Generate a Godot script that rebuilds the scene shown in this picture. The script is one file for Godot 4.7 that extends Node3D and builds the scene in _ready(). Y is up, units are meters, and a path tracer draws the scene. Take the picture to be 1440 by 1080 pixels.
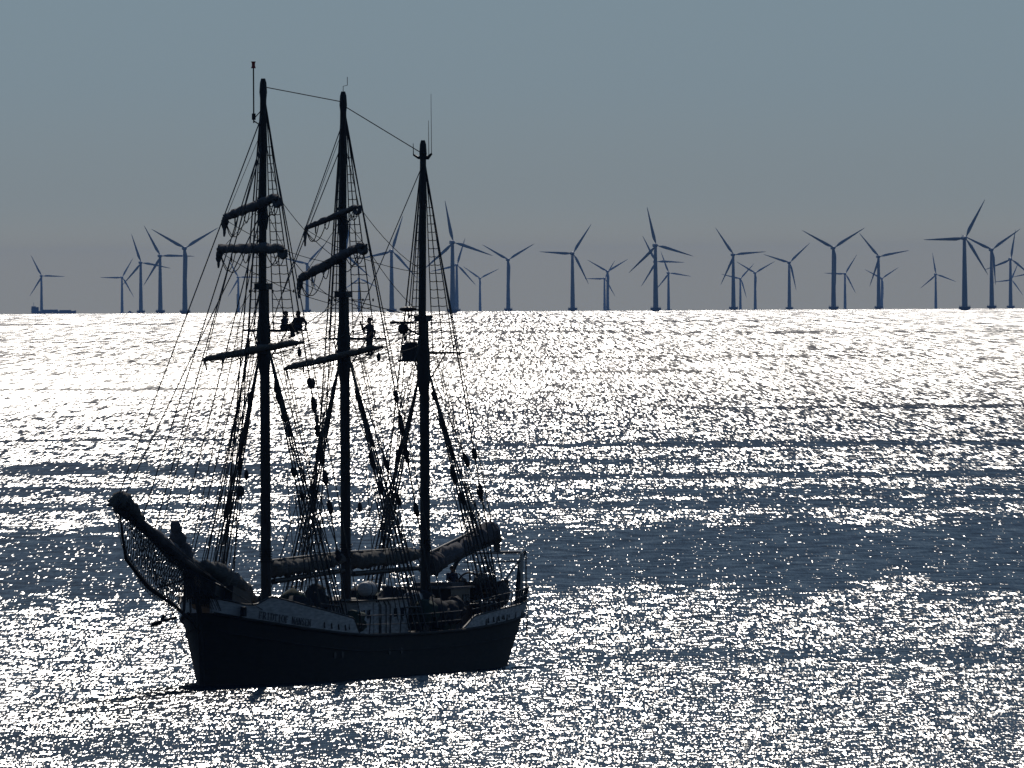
extends Node3D
# A three-masted schooner at anchor off an offshore wind farm, against the light.
# Metres, y up. The camera stands 18.8 m above the sea at the origin; the sea follows the curve of the earth.

const EARTH := 7430000.0   # earth radius with ordinary refraction
const EYE := 18.8

var materials := {}
var ship: Node3D
var fore := 10.47
var main := 0.05
var mizzen := -10.63


# ------------------------------------------------------------------ mesh builder
class Shape:
	var v := PackedVector3Array()
	var n := PackedVector3Array()
	var c := PackedColorArray()
	var i := PackedInt32Array()

	func triangle(a: Vector3, b: Vector3, d: Vector3, out: Vector3) -> void:
		var g := (b - a).cross(d - a)
		if g.length_squared() < 1e-16:
			return
		if g.dot(out) > 0.0:
			var t := b
			b = d
			d = t
		else:
			g = -g
		g = g.normalized()
		var k := v.size()
		v.append_array([a, b, d])
		n.append_array([g, g, g])
		i.append_array([k, k + 1, k + 2])

	func quad(a: Vector3, b: Vector3, d: Vector3, e: Vector3, out: Vector3) -> void:
		triangle(a, b, d, out)
		triangle(a, d, e, out)

	# Rings of equal size joined to a skin, smooth; wrap closes each ring.
	func loft(rings: Array, wrap := true, capped := true, inside := false) -> void:
		var m: int = rings[0].size()
		var k := v.size()
		var centres := []
		for r in rings:
			var s := Vector3.ZERO
			for p in r:
				s += p
				v.append(p)
				n.append(Vector3.ZERO)
			centres.append(s / m)
		var across := m if wrap else m - 1
		for r in rings.size() - 1:
			for q in across:
				var a := k + r * m + q
				var b := k + r * m + (q + 1) % m
				var d := a + m
				var e := b + m
				var mid: Vector3 = (v[a] + v[b] + v[d] + v[e]) * 0.25 - (centres[r] + centres[r + 1]) * 0.5
				var g := (v[b] - v[a]).cross(v[d] - v[a]) + (v[e] - v[d]).cross(v[e] - v[b])
				if (g.dot(mid) > 0.0) != inside:
					i.append_array([a, d, b, b, d, e])
				else:
					i.append_array([a, b, d, b, e, d])
					g = -g
				for x in [a, b, d, e]:
					n[x] += g
		for x in range(k, v.size()):
			n[x] = n[x].normalized() if n[x].length_squared() > 1e-20 else Vector3.UP
		if capped:
			for end in [0, rings.size() - 1]:
				var away: Vector3 = centres[0] - centres[1] if end == 0 else centres[-1] - centres[-2]
				for q in range(1, m - 1):
					triangle(rings[end][0], rings[end][q], rings[end][q + 1], away)

	func tube(path: Array, radius, sides := 6, flat := 1.0) -> void:
		var rings := []
		var up := Vector3.UP
		for k in path.size():
			var along: Vector3 = (path[mini(k + 1, path.size() - 1)] - path[maxi(k - 1, 0)]).normalized()
			if absf(along.dot(up)) > 0.95:
				up = Vector3.RIGHT if absf(along.x) < 0.9 else Vector3.BACK
			var side := along.cross(up).normalized()
			var top := side.cross(along).normalized()
			var r: float = radius[k] if radius is Array else radius
			var ring := PackedVector3Array()
			for q in sides:
				var t := TAU * q / sides
				ring.append(path[k] + side * cos(t) * r + top * sin(t) * r * flat)
			rings.append(ring)
		loft(rings)

	func box(at: Vector3, size: Vector3, turn := Basis.IDENTITY) -> void:
		var h := size * 0.5
		for axis in 3:
			for s in [-1.0, 1.0]:
				var o := Vector3.ZERO
				o[axis] = s
				var a := Vector3.ZERO
				var b := Vector3.ZERO
				a[(axis + 1) % 3] = h[(axis + 1) % 3]
				b[(axis + 2) % 3] = h[(axis + 2) % 3]
				var m := o * h
				quad(at + turn * (m - a - b), at + turn * (m + a - b), at + turn * (m + a + b), at + turn * (m - a + b), turn * o)

	func ball(at: Vector3, r: Vector3, rows := 8, sides := 12) -> void:
		var rings := []
		for k in rows + 1:
			var t := PI * clampf(float(k) / rows, 0.02, 0.98)
			var ring := PackedVector3Array()
			for q in sides:
				var w := TAU * q / sides
				ring.append(at + Vector3(sin(t) * cos(w) * r.x, -cos(t) * r.y, sin(t) * sin(w) * r.z))
			rings.append(ring)
		loft(rings)

	func mesh() -> ArrayMesh:
		var arr := []
		arr.resize(Mesh.ARRAY_MAX)
		arr[Mesh.ARRAY_VERTEX] = v
		arr[Mesh.ARRAY_NORMAL] = n
		if c.size() == v.size():
			arr[Mesh.ARRAY_COLOR] = c
		arr[Mesh.ARRAY_INDEX] = i
		var m := ArrayMesh.new()
		m.add_surface_from_arrays(Mesh.PRIMITIVE_TRIANGLES, arr)
		return m


func part(s: Shape, called: String, look: String, parent: Node3D) -> MeshInstance3D:
	var o := MeshInstance3D.new()
	o.name = called
	o.mesh = s.mesh()
	o.material_override = materials[look]
	parent.add_child(o, true)
	return o


func tag(o: Node, label: String, category: String, group := "") -> void:
	o.set_meta("label", label)
	o.set_meta("category", category)
	if group:
		o.set_meta("group", group)


func numbered(called: String) -> String:
	if not has_node(called):
		return called
	var k := 1
	while has_node("%s_%03d" % [called, k]):
		k += 1
	return "%s_%03d" % [called, k]


func thing(called: String, label: String, category: String, at: Transform3D, group := "") -> Node3D:
	var o := Node3D.new()
	o.name = numbered(called)
	add_child(o)
	o.transform = at
	tag(o, label, category, group)
	return o


func paint(called: String, r: float, g: float, b: float, rough: float, metal := 0.0, grain := 0.0, scale := 1.0) -> void:
	var m := StandardMaterial3D.new()
	m.resource_name = called
	m.albedo_color = Color(r, g, b).linear_to_srgb()
	m.roughness = rough
	m.metallic = metal
	if grain > 0.0:
		var noise := FastNoiseLite.new()
		noise.seed = called.length() * 7
		noise.frequency = 0.03
		noise.fractal_octaves = 4
		var ramp := Gradient.new()
		ramp.colors = PackedColorArray([Color(1, 1, 1).darkened(grain), Color.WHITE])
		var t := NoiseTexture2D.new()
		t.width = 256
		t.height = 256
		t.seamless = true
		t.noise = noise
		t.color_ramp = ramp
		m.albedo_texture = t
		m.uv1_triplanar = true
		m.uv1_scale = Vector3(scale * 0.25, scale, scale * 0.25)
	materials[called] = m


# ------------------------------------------------------------------ scene
func _ready() -> void:
	var camera := Camera3D.new()
	camera.name = "camera"
	camera.fov = rad_to_deg(2.0 * atan(540.0 / 19400.0))
	camera.near = 1.0
	camera.far = 60000.0
	camera.position = Vector3(0, EYE, 0)
	camera.rotation = Vector3(-146.0 / 19400.0, 0, -8.0 / 1440.0)
	add_child(camera)

	var env := Environment.new()
	env.background_mode = Environment.BG_SKY
	env.tonemap_mode = Environment.TONE_MAPPER_LINEAR
	env.tonemap_exposure = 1.0
	env.sdfgi_enabled = true
	env.ssao_enabled = true
	env.ssil_enabled = true
	var air := PanoramaSkyMaterial.new()
	var picture := Image.create(128, 2048, false, Image.FORMAT_RGBAF)
	var sunward := Vector3(0, sin(deg_to_rad(38.0)), -cos(deg_to_rad(38.0)))
	for row in 2048:
		var up := 90.0 - (row + 0.5) / 2048.0 * 180.0
		var colour := sky_colour(maxf(up, 0.0))
		for x in 128:
			# thin haze scatters forward: the half of the sky round the sun is the brighter one
			var round := TAU * (x + 0.5) / 128.0
			var towards := Vector3(sin(round) * cos(deg_to_rad(up)), sin(deg_to_rad(up)), -cos(round) * cos(deg_to_rad(up)))
			var glow := 0.45 + 0.55 * pow(0.5 + 0.5 * towards.dot(sunward), 1.5) / 0.845 if up > 0.0 else 1.0
			picture.set_pixel(x, row, Color(colour.r * glow, colour.g * glow, colour.b * glow))
	air.panorama = ImageTexture.create_from_image(picture)
	env.sky = Sky.new()
	env.sky.sky_material = air
	env.fog_enabled = true
	env.fog_density = 0.00002
	env.fog_light_color = Color(0.5, 0.68, 0.95)
	var around := WorldEnvironment.new()
	around.name = "environment"
	around.environment = env
	add_child(around)

	var sun := DirectionalLight3D.new()
	sun.name = "sun"
	sun.light_energy = 0.65
	sun.light_angular_distance = 0.5
	sun.light_color = Color(1.0, 0.97, 0.93)
	sun.shadow_enabled = true
	sun.rotation_degrees = Vector3(-38.0, 180.0, 0.0)
	add_child(sun)

	paint("turbine_paint", 0.42, 0.44, 0.46, 0.6)
	paint("concrete", 0.22, 0.22, 0.22, 0.9)
	paint("freighter_paint", 0.16, 0.18, 0.22, 0.7)
	paint("black_paint", 0.024, 0.017, 0.011, 0.8, 0.0, 0.5, 0.6)
	paint("white_paint", 0.66, 0.64, 0.64, 0.6, 0.0, 0.35, 0.8)
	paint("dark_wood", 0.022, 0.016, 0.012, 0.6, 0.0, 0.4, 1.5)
	paint("deck_wood", 0.10, 0.08, 0.06, 0.8, 0.0, 0.4, 1.5)
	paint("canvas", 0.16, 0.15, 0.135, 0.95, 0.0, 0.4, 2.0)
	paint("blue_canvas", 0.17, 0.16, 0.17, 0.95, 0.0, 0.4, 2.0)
	paint("letter_paint", 0.05, 0.05, 0.06, 0.8)
	paint("tarpaulin", 0.03, 0.03, 0.035, 0.9, 0.0, 0.4, 2.0)
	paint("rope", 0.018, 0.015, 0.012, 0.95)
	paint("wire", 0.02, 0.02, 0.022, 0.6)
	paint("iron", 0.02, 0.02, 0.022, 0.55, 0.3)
	paint("steel", 0.35, 0.35, 0.36, 0.3, 0.8)
	paint("glass", 0.02, 0.025, 0.03, 0.06)
	paint("red_lens", 0.35, 0.02, 0.015, 0.4)
	paint("orange_plastic", 0.30, 0.07, 0.02, 0.5)
	paint("green_cover", 0.02, 0.04, 0.025, 0.9)
	paint("net_cord", 0.03, 0.028, 0.025, 0.95)
	paint("brown_varnish", 0.02, 0.012, 0.008, 0.4)
	var skin := StandardMaterial3D.new()
	skin.resource_name = "person"
	skin.vertex_color_use_as_albedo = true
	skin.roughness = 0.85
	materials["person"] = skin

	build_sea()
	build_turbines()
	build_freighter()
	var across := Basis(Vector3.UP, deg_to_rad(-110.5))   # local x is forward, z is starboard
	ship = thing("schooner", "dark three-masted topsail schooner at anchor with all sails furled", "sailing ship", Transform3D(across, Vector3(-7.98, -0.03, -660.0)))
	build_hull()
	build_deck()
	build_bowsprit()
	build_masts()
	build_yards()
	build_booms()
	build_rigging()
	build_stern()
	build_loose_things()
	build_people()


func sky_colour(up: float) -> Color:
	var stops := [[0.0, Vector3(.343, .332, .268)], [0.13, Vector3(.343, .337, .28)], [0.2, Vector3(.303, .317, .288)], [0.29, Vector3(.258, .29, .288)], [0.42, Vector3(.236, .275, .285)], [0.8, Vector3(.212, .273, .308)], [1.5, Vector3(.20, .275, .325)], [10.0, Vector3(.10, .18, .285)], [30.0, Vector3(.045, .095, .185)], [90.0, Vector3(.024, .05, .115)]]
	for k in range(1, stops.size()):
		if up <= stops[k][0]:
			var v: Vector3 = stops[k - 1][1].lerp(stops[k][1], (up - stops[k - 1][0]) / (stops[k][0] - stops[k - 1][0]))
			return Color(v.x, v.y, v.z)
	return Color(0, 0, 0)


# ------------------------------------------------------------------ sea
# Smooth water between the wind's gusts: [distance, half depth, how calm, from x, to x], x as a share of the distance.
var slicks := [
	[955.0, 118.0, 1.0, 0.0, 0.2], [935.0, 105.0, 0.85, -0.2, 0.0], [1160.0, 22.0, 0.7, -0.2, 0.2], [1250.0, 26.0, 0.75, -0.2, -0.012], [1225.0, 20.0, 0.6, 0.004, 0.2], [1395.0, 40.0, 0.85, -0.2, -0.016],
	[1440.0, 18.0, 0.7, -0.004, 0.012], [1330.0, 18.0, 0.75, -0.002, 0.2], [1585.0, 24.0, 0.75, -0.002, 0.2], [1660.0, 12.0, 0.5, -0.2, -0.02], [2480.0, 26.0, 0.8, -0.2, -0.01], [2900.0, 35.0, 0.75, 0.002, 0.013],
	[2050.0, 20.0, 0.5, 0.01, 0.2], [3500.0, 60.0, 0.4, -0.02, 0.03], [5600.0, 150.0, 0.55, -0.012, 0.009], [5300.0, 130.0, 0.35, 0.008, 0.2], [4700.0, 70.0, 0.5, -0.2, -0.01], [7400.0, 190.0, 0.45, -0.2, 0.02], [560.0, 14.0, 0.35, -0.2, -0.01], [690.0, 12.0, 0.35, 0.0, 0.2],
]


func build_sea() -> void:
	var rng := RandomNumberGenerator.new()
	rng.seed = 7
	var noise := FastNoiseLite.new()
	noise.seed = 3
	noise.frequency = 1.0
	noise.fractal_octaves = 2
	var v := PackedVector3Array()
	var n := PackedVector3Array()
	var ix := PackedInt32Array()
	var d := 470.0
	while d < 27500.0:
		# one belt of the sea: facets of one size, finer belts nearer the shore
		var d2 := minf(d * 1.12, 27600.0)
		var cell := d / 13800.0
		var xs := PackedFloat32Array([0.0])
		var wide := cell * 1.1
		var wide0 := wide
		while xs[-1] < d2 * 0.12:
			xs.append(xs[-1] + wide)
			if xs[-1] > d2 * 0.041:
				wide *= 1.12
		var cols := xs.size() * 2 - 1
		var first := v.size()
		var rows := 0
		var z := d
		var far := smoothstep(850.0, 3400.0, d)
		while true:
			var deep := minf(z * z / 13800.0 / EYE, 600.0)
			var drop := -z * z / (2.0 * EARTH)
			var near := []
			for s in slicks:
				if absf(z - s[0]) < s[1] * 2.2 + 30.0:
					near.append(s)
			var run := 0.0
			var hold := lerpf(0.48, 0.25, far)
			for q in cols:
				var k := q - xs.size() + 1
				var x := xs[absi(k)] * signf(k)
				var gust := noise.get_noise_2d(x / (cell * 90.0), z / (deep * 6.0))
				var lump := noise.get_noise_2d(x / (cell * 34.0) + 50.0, z / (deep * 1.7))
				var calm := 0.0
				for s in near:
					var edge := noise.get_noise_2d(x / (cell * 160.0) + s[0], s[0]) * 0.7 + gust * 0.35
					var here: float = s[2] * (1.0 - smoothstep(0.8, 1.2, absf(z - s[0]) / s[1] + edge * 0.95))
					here *= smoothstep(s[3] - 0.004, s[3] + 0.004, x / z + edge * 0.004) * (1.0 - smoothstep(s[4] - 0.004, s[4] + 0.004, x / z + edge * 0.004))
					calm = maxf(calm, here)
				run = run * hold + rng.randfn() * sqrt(1.0 - hold * hold)
				# the little ripple faces that lean to the shore mirror the sun; the others mirror the sky beside it
				var crest := (lerpf(0.62, 0.25, far) + 0.3 * calm) * run + (lerpf(0.62, 0.95, far) - 0.2 * calm) * rng.randfn() + lerpf(1.35, 0.25, far) * lump + lerpf(0.5, 0.2, far) * gust
				var swell := noise.get_noise_2d(x / (cell * 46.0) + 9.0, z / (deep * 1.25) + 31.0)
				var lean := lerpf(maxf(0.16 + 0.19 * swell, 0.02), 0.56, far) + 0.03 * rng.randfn()
				var aside := lerpf(0.5, 0.03, far) + 0.05 * rng.randfn()
				if crest > lerpf(lerpf(0.33, -0.2, far), 2.05, calm) - 0.6 * calm * swell:
					lean = 0.33 + lerpf(0.05, 0.175, far) * rng.randfn()
					aside = lerpf(0.05, 0.175, far) * rng.randfn()
				v.append(Vector3(x + rng.randf_range(-0.3, 0.3) * wide0, drop, -z))
				n.append(Vector3(aside, 1.0, lean).normalized())
			rows += 1
			if z >= d2:
				break
			z = z + deep if z + deep * 1.4 < d2 else d2
		for r in rows - 1:
			for q in cols - 1:
				var a := first + r * cols + q
				if (r + q) % 2 == 0:
					ix.append_array([a, a + cols, a + 1, a + 1, a + cols, a + cols + 1])
				else:
					ix.append_array([a, a + cols, a + cols + 1, a, a + cols + 1, a + 1])
		d = d2
	# the rest of the sea all round, in coarse facets, a little lower
	var rings := [1.0, 20.0, 60.0, 120.0, 200.0, 300.0, 420.0, 560.0, 800.0, 1200.0, 2000.0, 3500.0, 6000.0, 10000.0, 16000.0, 27500.0]
	var base := v.size()
	for r in rings:
		for q in 128:
			var t := TAU * q / 128.0
			v.append(Vector3(cos(t) * r, -0.7 - r * r / (2.0 * EARTH) * 1.02, sin(t) * r))
			n.append(Vector3(0.1 * rng.randfn(), 1.0, 0.17 + 0.1 * rng.randfn()).normalized())
	for r in rings.size() - 1:
		for q in 128:
			var a := base + r * 128 + q
			var b := base + r * 128 + (q + 1) % 128
			ix.append_array([a, b, a + 128, b, b + 128, a + 128] if (v[b] - v[a]).cross(v[a + 128] - v[a]).y < 0.0 else [a, a + 128, b, b, a + 128, b + 128])
	var arr := []
	arr.resize(Mesh.ARRAY_MAX)
	arr[Mesh.ARRAY_VERTEX] = v
	arr[Mesh.ARRAY_NORMAL] = n
	arr[Mesh.ARRAY_INDEX] = ix
	var m := ArrayMesh.new()
	m.add_surface_from_arrays(Mesh.PRIMITIVE_TRIANGLES, arr)
	var water := StandardMaterial3D.new()
	water.resource_name = "sea_water"
	water.albedo_color = Color(0.008, 0.016, 0.024).linear_to_srgb()
	water.roughness = 0.27
	water.metallic_specular = 0.35
	var o := MeshInstance3D.new()
	o.name = "sea"
	o.mesh = m
	o.material_override = water
	o.set_meta("kind", "structure")
	add_child(o)


func sea_level(x: float, z: float) -> float:
	return -(x * x + z * z) / (2.0 * EARTH)


# ------------------------------------------------------------------ wind farm
var farm := [[-755.9, -22187.1, 118], [-651.3, -23070.8, 60], [-460.9, -17153.8, 109], [-385.1, -15125.1, 119], [-312.9, -13216.3, 31], [-463.1, -23385.4, 0], [-263.2, -17768.1, 47], [-182.4, -15058.9, 79], [-268.6, -24298.5, 94], [-123.2, -14189.5, 72.5], [-52.4, -12289.9, 101.3], [-73.8, -18629.9, 73], [-56.0, -24529.9, 26], [-4.0, -16850.0, 30.8], [66.7, -15059.9, 57], [150.7, -21619.5, 31], [168.6, -24999.4, 60], [137.6, -13169.3, 103.7], [185.5, -17769.0, 118], [255.3, -22428.5, 111], [252.8, -15718.0, 125], [422.6, -25476.5, 47], [400.0, -22646.5, 30], [369.9, -18366.3, 43], [326.5, -13986.2, 32], [562.4, -23263.2, 58], [440.3, -16544.1, 11], [692.9, -25810.7, 33], [732.5, -23818.7, 100], [394.3, -12003.5, 62], [510.3, -14661.1, 35], [637.0, -17608.5, 81], [973.2, -26872.4, 67], [872.7, -23103.5, 72]]

var farm_labels := [
	"small pale wind turbine behind the stern house of the freighter",
	"small pale wind turbine next to the tiny distant boat",
	"middle-sized wind turbine whose lower blade crosses the small one by the tiny boat",
	"large wind turbine with a level blade, between a middle-sized one and the Y-shaped one",
	"large Y-shaped wind turbine whose tower stands behind the schooner's outermost jib stay",
	"small pale wind turbine behind the foremast's forestays and lower topsail yard",
	"middle-sized wind turbine between foremast and mainmast, behind the mainmast's furled topsail",
	"wind turbine almost hidden behind the mainmast, one blade showing through its rigging",
	"small pale wind turbine close behind the mainmast's after shrouds",
	"large wind turbine in the gap between the mainmast and the mizzen mast",
	"large wind turbine beside the mizzen shrouds with one blade pointing nearly straight up",
	"middle-sized wind turbine half covered by the tower of the large one beside the mizzen shrouds",
	"small pale Y-shaped wind turbine next after the pair beside the mizzen shrouds",
	"middle-sized Y-shaped wind turbine standing alone between a small pale one and a large one",
	"large wind turbine standing alone with one blade level and one pointing up right",
	"small pale Y-shaped wind turbine in front of an even smaller one almost in line",
	"smallest of two pale wind turbines almost in line, one blade level",
	"tall large wind turbine with a steep upper blade, directly before a middle-sized one",
	"middle-sized wind turbine hidden behind the tower of the tall one, level blade showing",
	"small pale wind turbine close beside the towers of two turbines in line",
	"large wind turbine with a nearly level blade and two small pale ones beside it",
	"smallest pale wind turbine just behind the tower of a large one with a level blade",
	"small pale Y-shaped wind turbine next to the smallest one behind a large tower",
	"middle-sized wind turbine standing alone with two blades raised, beside the large Y-shaped one",
	"large Y-shaped wind turbine, one blade hanging straight down its tower",
	"small pale wind turbine beside the large Y-shaped one with a hanging blade",
	"middle-sized wind turbine with a blade reaching level, before a small pale Y-shaped one",
	"small pale Y-shaped wind turbine half behind a middle-sized tower",
	"small pale wind turbine standing alone before the largest one, a blade pointing straight up",
	"largest wind turbine of the farm with one long blade level",
	"large wind turbine right beside the largest one, their blades overlapping",
	"middle-sized wind turbine with an upright blade crossing that of the turbine beside it",
	"smallest pale wind turbine in line with the tower of one with an upright blade",
	"pale wind turbine at the end of the farm, past the one with an upright blade",
]


func lathe(profile: Array, sides := 20) -> Shape:
	var s := Shape.new()
	var rings := []
	for p in profile:
		var ring := PackedVector3Array()
		for q in sides:
			ring.append(Vector3(cos(TAU * q / sides) * p[0], p[1], sin(TAU * q / sides) * p[0]))
		rings.append(ring)
	s.loft(rings)
	return s


func build_turbines() -> void:
	var hub := 63.0
	var foundation := lathe([[5.0, -4.0], [3.2, -1.0], [3.2, 0.4], [5.2, 1.5], [5.2, 3.4], [2.7, 3.5]])
	var platform := Shape.new()
	for q in 16:
		var t := TAU * q / 16.0
		platform.tube([Vector3(cos(t) * 4.8, 3.4, sin(t) * 4.8), Vector3(cos(t) * 4.8, 4.5, sin(t) * 4.8)], 0.06, 4)
	var hoop := []
	for q in 25:
		hoop.append(Vector3(cos(TAU * q / 24.0) * 4.8, 4.5, sin(TAU * q / 24.0) * 4.8))
	platform.tube(hoop, 0.06, 4)
	var tower := lathe([[2.55, 3.4], [2.45, 10.0], [1.9, 38.0], [1.45, 61.4]])
	var nacelle := Shape.new()
	var rings := []
	for k in [[-5.2, 1.3], [-4.8, 1.75], [1.2, 1.9], [2.4, 1.5]]:
		var ring := PackedVector3Array()
		for q in 12:
			var t := TAU * q / 12.0
			ring.append(Vector3(signf(cos(t)) * pow(absf(cos(t)), 0.6) * k[1], hub + signf(sin(t)) * pow(absf(sin(t)), 0.6) * k[1], k[0]))
		rings.append(ring)
	nacelle.loft(rings)
	var spinner := Shape.new()
	spinner.ball(Vector3(0, 0, 0), Vector3(1.45, 1.45, 1.7), 8, 12)
	var blade := Shape.new()
	rings = []
	for k in [[0.6, 0.95, 0.95, 0.0], [2.2, 1.0, 0.9, 0.0], [6.0, 2.6, 0.62, 0.35], [9.0, 3.1, 0.5, 0.5], [16.0, 2.5, 0.32, 0.4], [26.0, 1.6, 0.18, 0.22], [34.0, 0.85, 0.1, 0.1], [37.6, 0.32, 0.05, 0.04], [38.0, 0.12, 0.03, 0.0]]:
		var ring := PackedVector3Array()
		for q in 10:
			var t := TAU * q / 10.0
			var twist: float = 0.3 * (1.0 - k[0] / 38.0)
			var p := Vector2(cos(t) * k[1] * 0.5 - k[3], sin(t) * k[2] * 0.5 + 0.0).rotated(twist)
			ring.append(Vector3(p.x, k[0], p.y))
		rings.append(ring)
	blade.loft(rings)
	var first: Node3D
	for f in farm:
		var label: String = farm_labels[farm.find(f)]
		var at := Transform3D(Basis(Vector3.UP, deg_to_rad(14.0)), Vector3(f[0], sea_level(f[0], f[1]), f[1]))
		var o: Node3D
		if first == null:
			o = thing("wind_turbine", label, "wind turbine", at, "wind turbines along the horizon")
			var base := part(foundation, "foundation", "concrete", o)
			part(platform, "platform_railing", "turbine_paint", base)
			part(tower, "tower", "turbine_paint", o)
			part(nacelle, "nacelle", "turbine_paint", o)
			var rotor := part(spinner, "hub", "turbine_paint", o)
			rotor.position = Vector3(0, hub, 3.6)
			for k in 3:
				part(blade, "blade", "turbine_paint", rotor).rotation.z = TAU * k / 3.0
			first = o
		else:
			o = first.duplicate()
			o.name = numbered("wind_turbine")
			add_child(o)
			o.transform = at
			tag(o, label, "wind turbine", "wind turbines along the horizon")
		o.get_node("hub").rotation.z = deg_to_rad(f[2] - 90.0)


func build_freighter() -> void:
	var at := Vector3(-697.0, sea_level(697.0, 20988.0), -20988.0)
	var o := thing("freighter", "long low hazy freighter with a tall stern house on the horizon", "cargo ship", Transform3D(Basis.IDENTITY, at))
	var hull := Shape.new()
	var rings := []
	for k in [[-33.5, 6.0, 6.5], [-30.0, 6.2, 7.0], [-10.0, 5.2, 7.0], [20.0, 5.0, 7.0], [30.0, 5.6, 4.0], [34.5, 6.2, 0.4]]:
		rings.append(PackedVector3Array([Vector3(k[0], -2.0, -k[2] * 0.8), Vector3(k[0], k[1], -k[2]), Vector3(k[0], k[1], k[2]), Vector3(k[0], -2.0, k[2] * 0.8)]))
	hull.loft(rings)
	part(hull, "hull", "freighter_paint", o)
	var house := Shape.new()
	house.box(Vector3(-28.0, 8.6, 0), Vector3(11.0, 6.0, 12.0))
	house.box(Vector3(-30.0, 12.0, 0), Vector3(6.0, 1.6, 13.0))
	part(house, "deckhouse", "freighter_paint", o)
	var hatch := Shape.new()
	hatch.box(Vector3(-5.0, 6.3, 0), Vector3(24.0, 2.6, 10.0))
	hatch.box(Vector3(18.0, 5.8, 0), Vector3(18.0, 2.2, 10.0))
	part(hatch, "hatch_cover", "freighter_paint", o)
	var mast := Shape.new()
	mast.tube([Vector3(-30, 12.0, 0), Vector3(-30, 18.5, 0)], 0.35, 6)
	part(mast, "signal_mast", "freighter_paint", o)
	var boat := thing("distant_boat", "tiny hazy boat with a rounded cabin on the horizon between two turbines", "boat", Transform3D(Basis.IDENTITY, Vector3(-580.4, sea_level(580.0, 20992.0), -20992.0)))
	hull = Shape.new()
	rings = []
	for k in [[-4.4, 2.2, 1.5], [-2.0, 2.0, 2.0], [2.5, 2.3, 1.8], [4.8, 3.0, 0.2]]:
		rings.append(PackedVector3Array([Vector3(k[0], -1.0, -k[2] * 0.7), Vector3(k[0], k[1], -k[2]), Vector3(k[0], k[1], k[2]), Vector3(k[0], -1.0, k[2] * 0.7)]))
	hull.loft(rings)
	part(hull, "hull", "freighter_paint", boat)
	var cabin := Shape.new()
	cabin.ball(Vector3(-0.5, 2.6, 0), Vector3(2.6, 2.6, 1.7), 8, 12)
	part(cabin, "cabin", "freighter_paint", boat)


# ------------------------------------------------------------------ hull
func curve(points: Array, at: float) -> float:
	if at <= points[0][0]:
		return points[0][1]
	for k in range(1, points.size()):
		if at <= points[k][0]:
			var t: float = (at - points[k - 1][0]) / (points[k][0] - points[k - 1][0])
			return lerpf(points[k - 1][1], points[k][1], t * t * (3.0 - 2.0 * t) if points.size() < 3 else t)
	return points[-1][1]


func deck_edge(f: float) -> float:
	return curve([[-19.4, 2.62], [-16.0, 2.36], [-10.6, 2.08], [-7.0, 1.97], [-2.0, 1.94], [6.0, 2.05], [9.0, 2.22], [12.6, 2.53], [15.0, 2.80], [17.2, 3.08], [18.9, 3.42]], f)


func half_beam(f: float, level: float) -> float:
	var x := lerpf(18.6, 18.9, level) - f
	var y := f - lerpf(-18.5, -19.5, level)
	var most := lerpf(3.15, 3.4, level)
	var b := most
	if x < 14.0:
		b = minf(b, most * pow(maxf(0.0, 1.0 - pow(1.0 - maxf(x, 0.0) / 14.0, 2.2)), lerpf(0.85, 0.6, level)))
	if y < 9.0:
		b = minf(b, most * pow(maxf(0.0, 1.0 - pow(1.0 - maxf(y, 0.0) / 9.0, 2.5)), lerpf(0.6, 0.35, level)))
	return b


func side(f: float, h: float, sign_: float, out := 0.0) -> Vector3:
	return Vector3(f, h, sign_ * (half_beam(f, clampf(h / 2.8, -0.3, 1.25)) + out))


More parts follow.
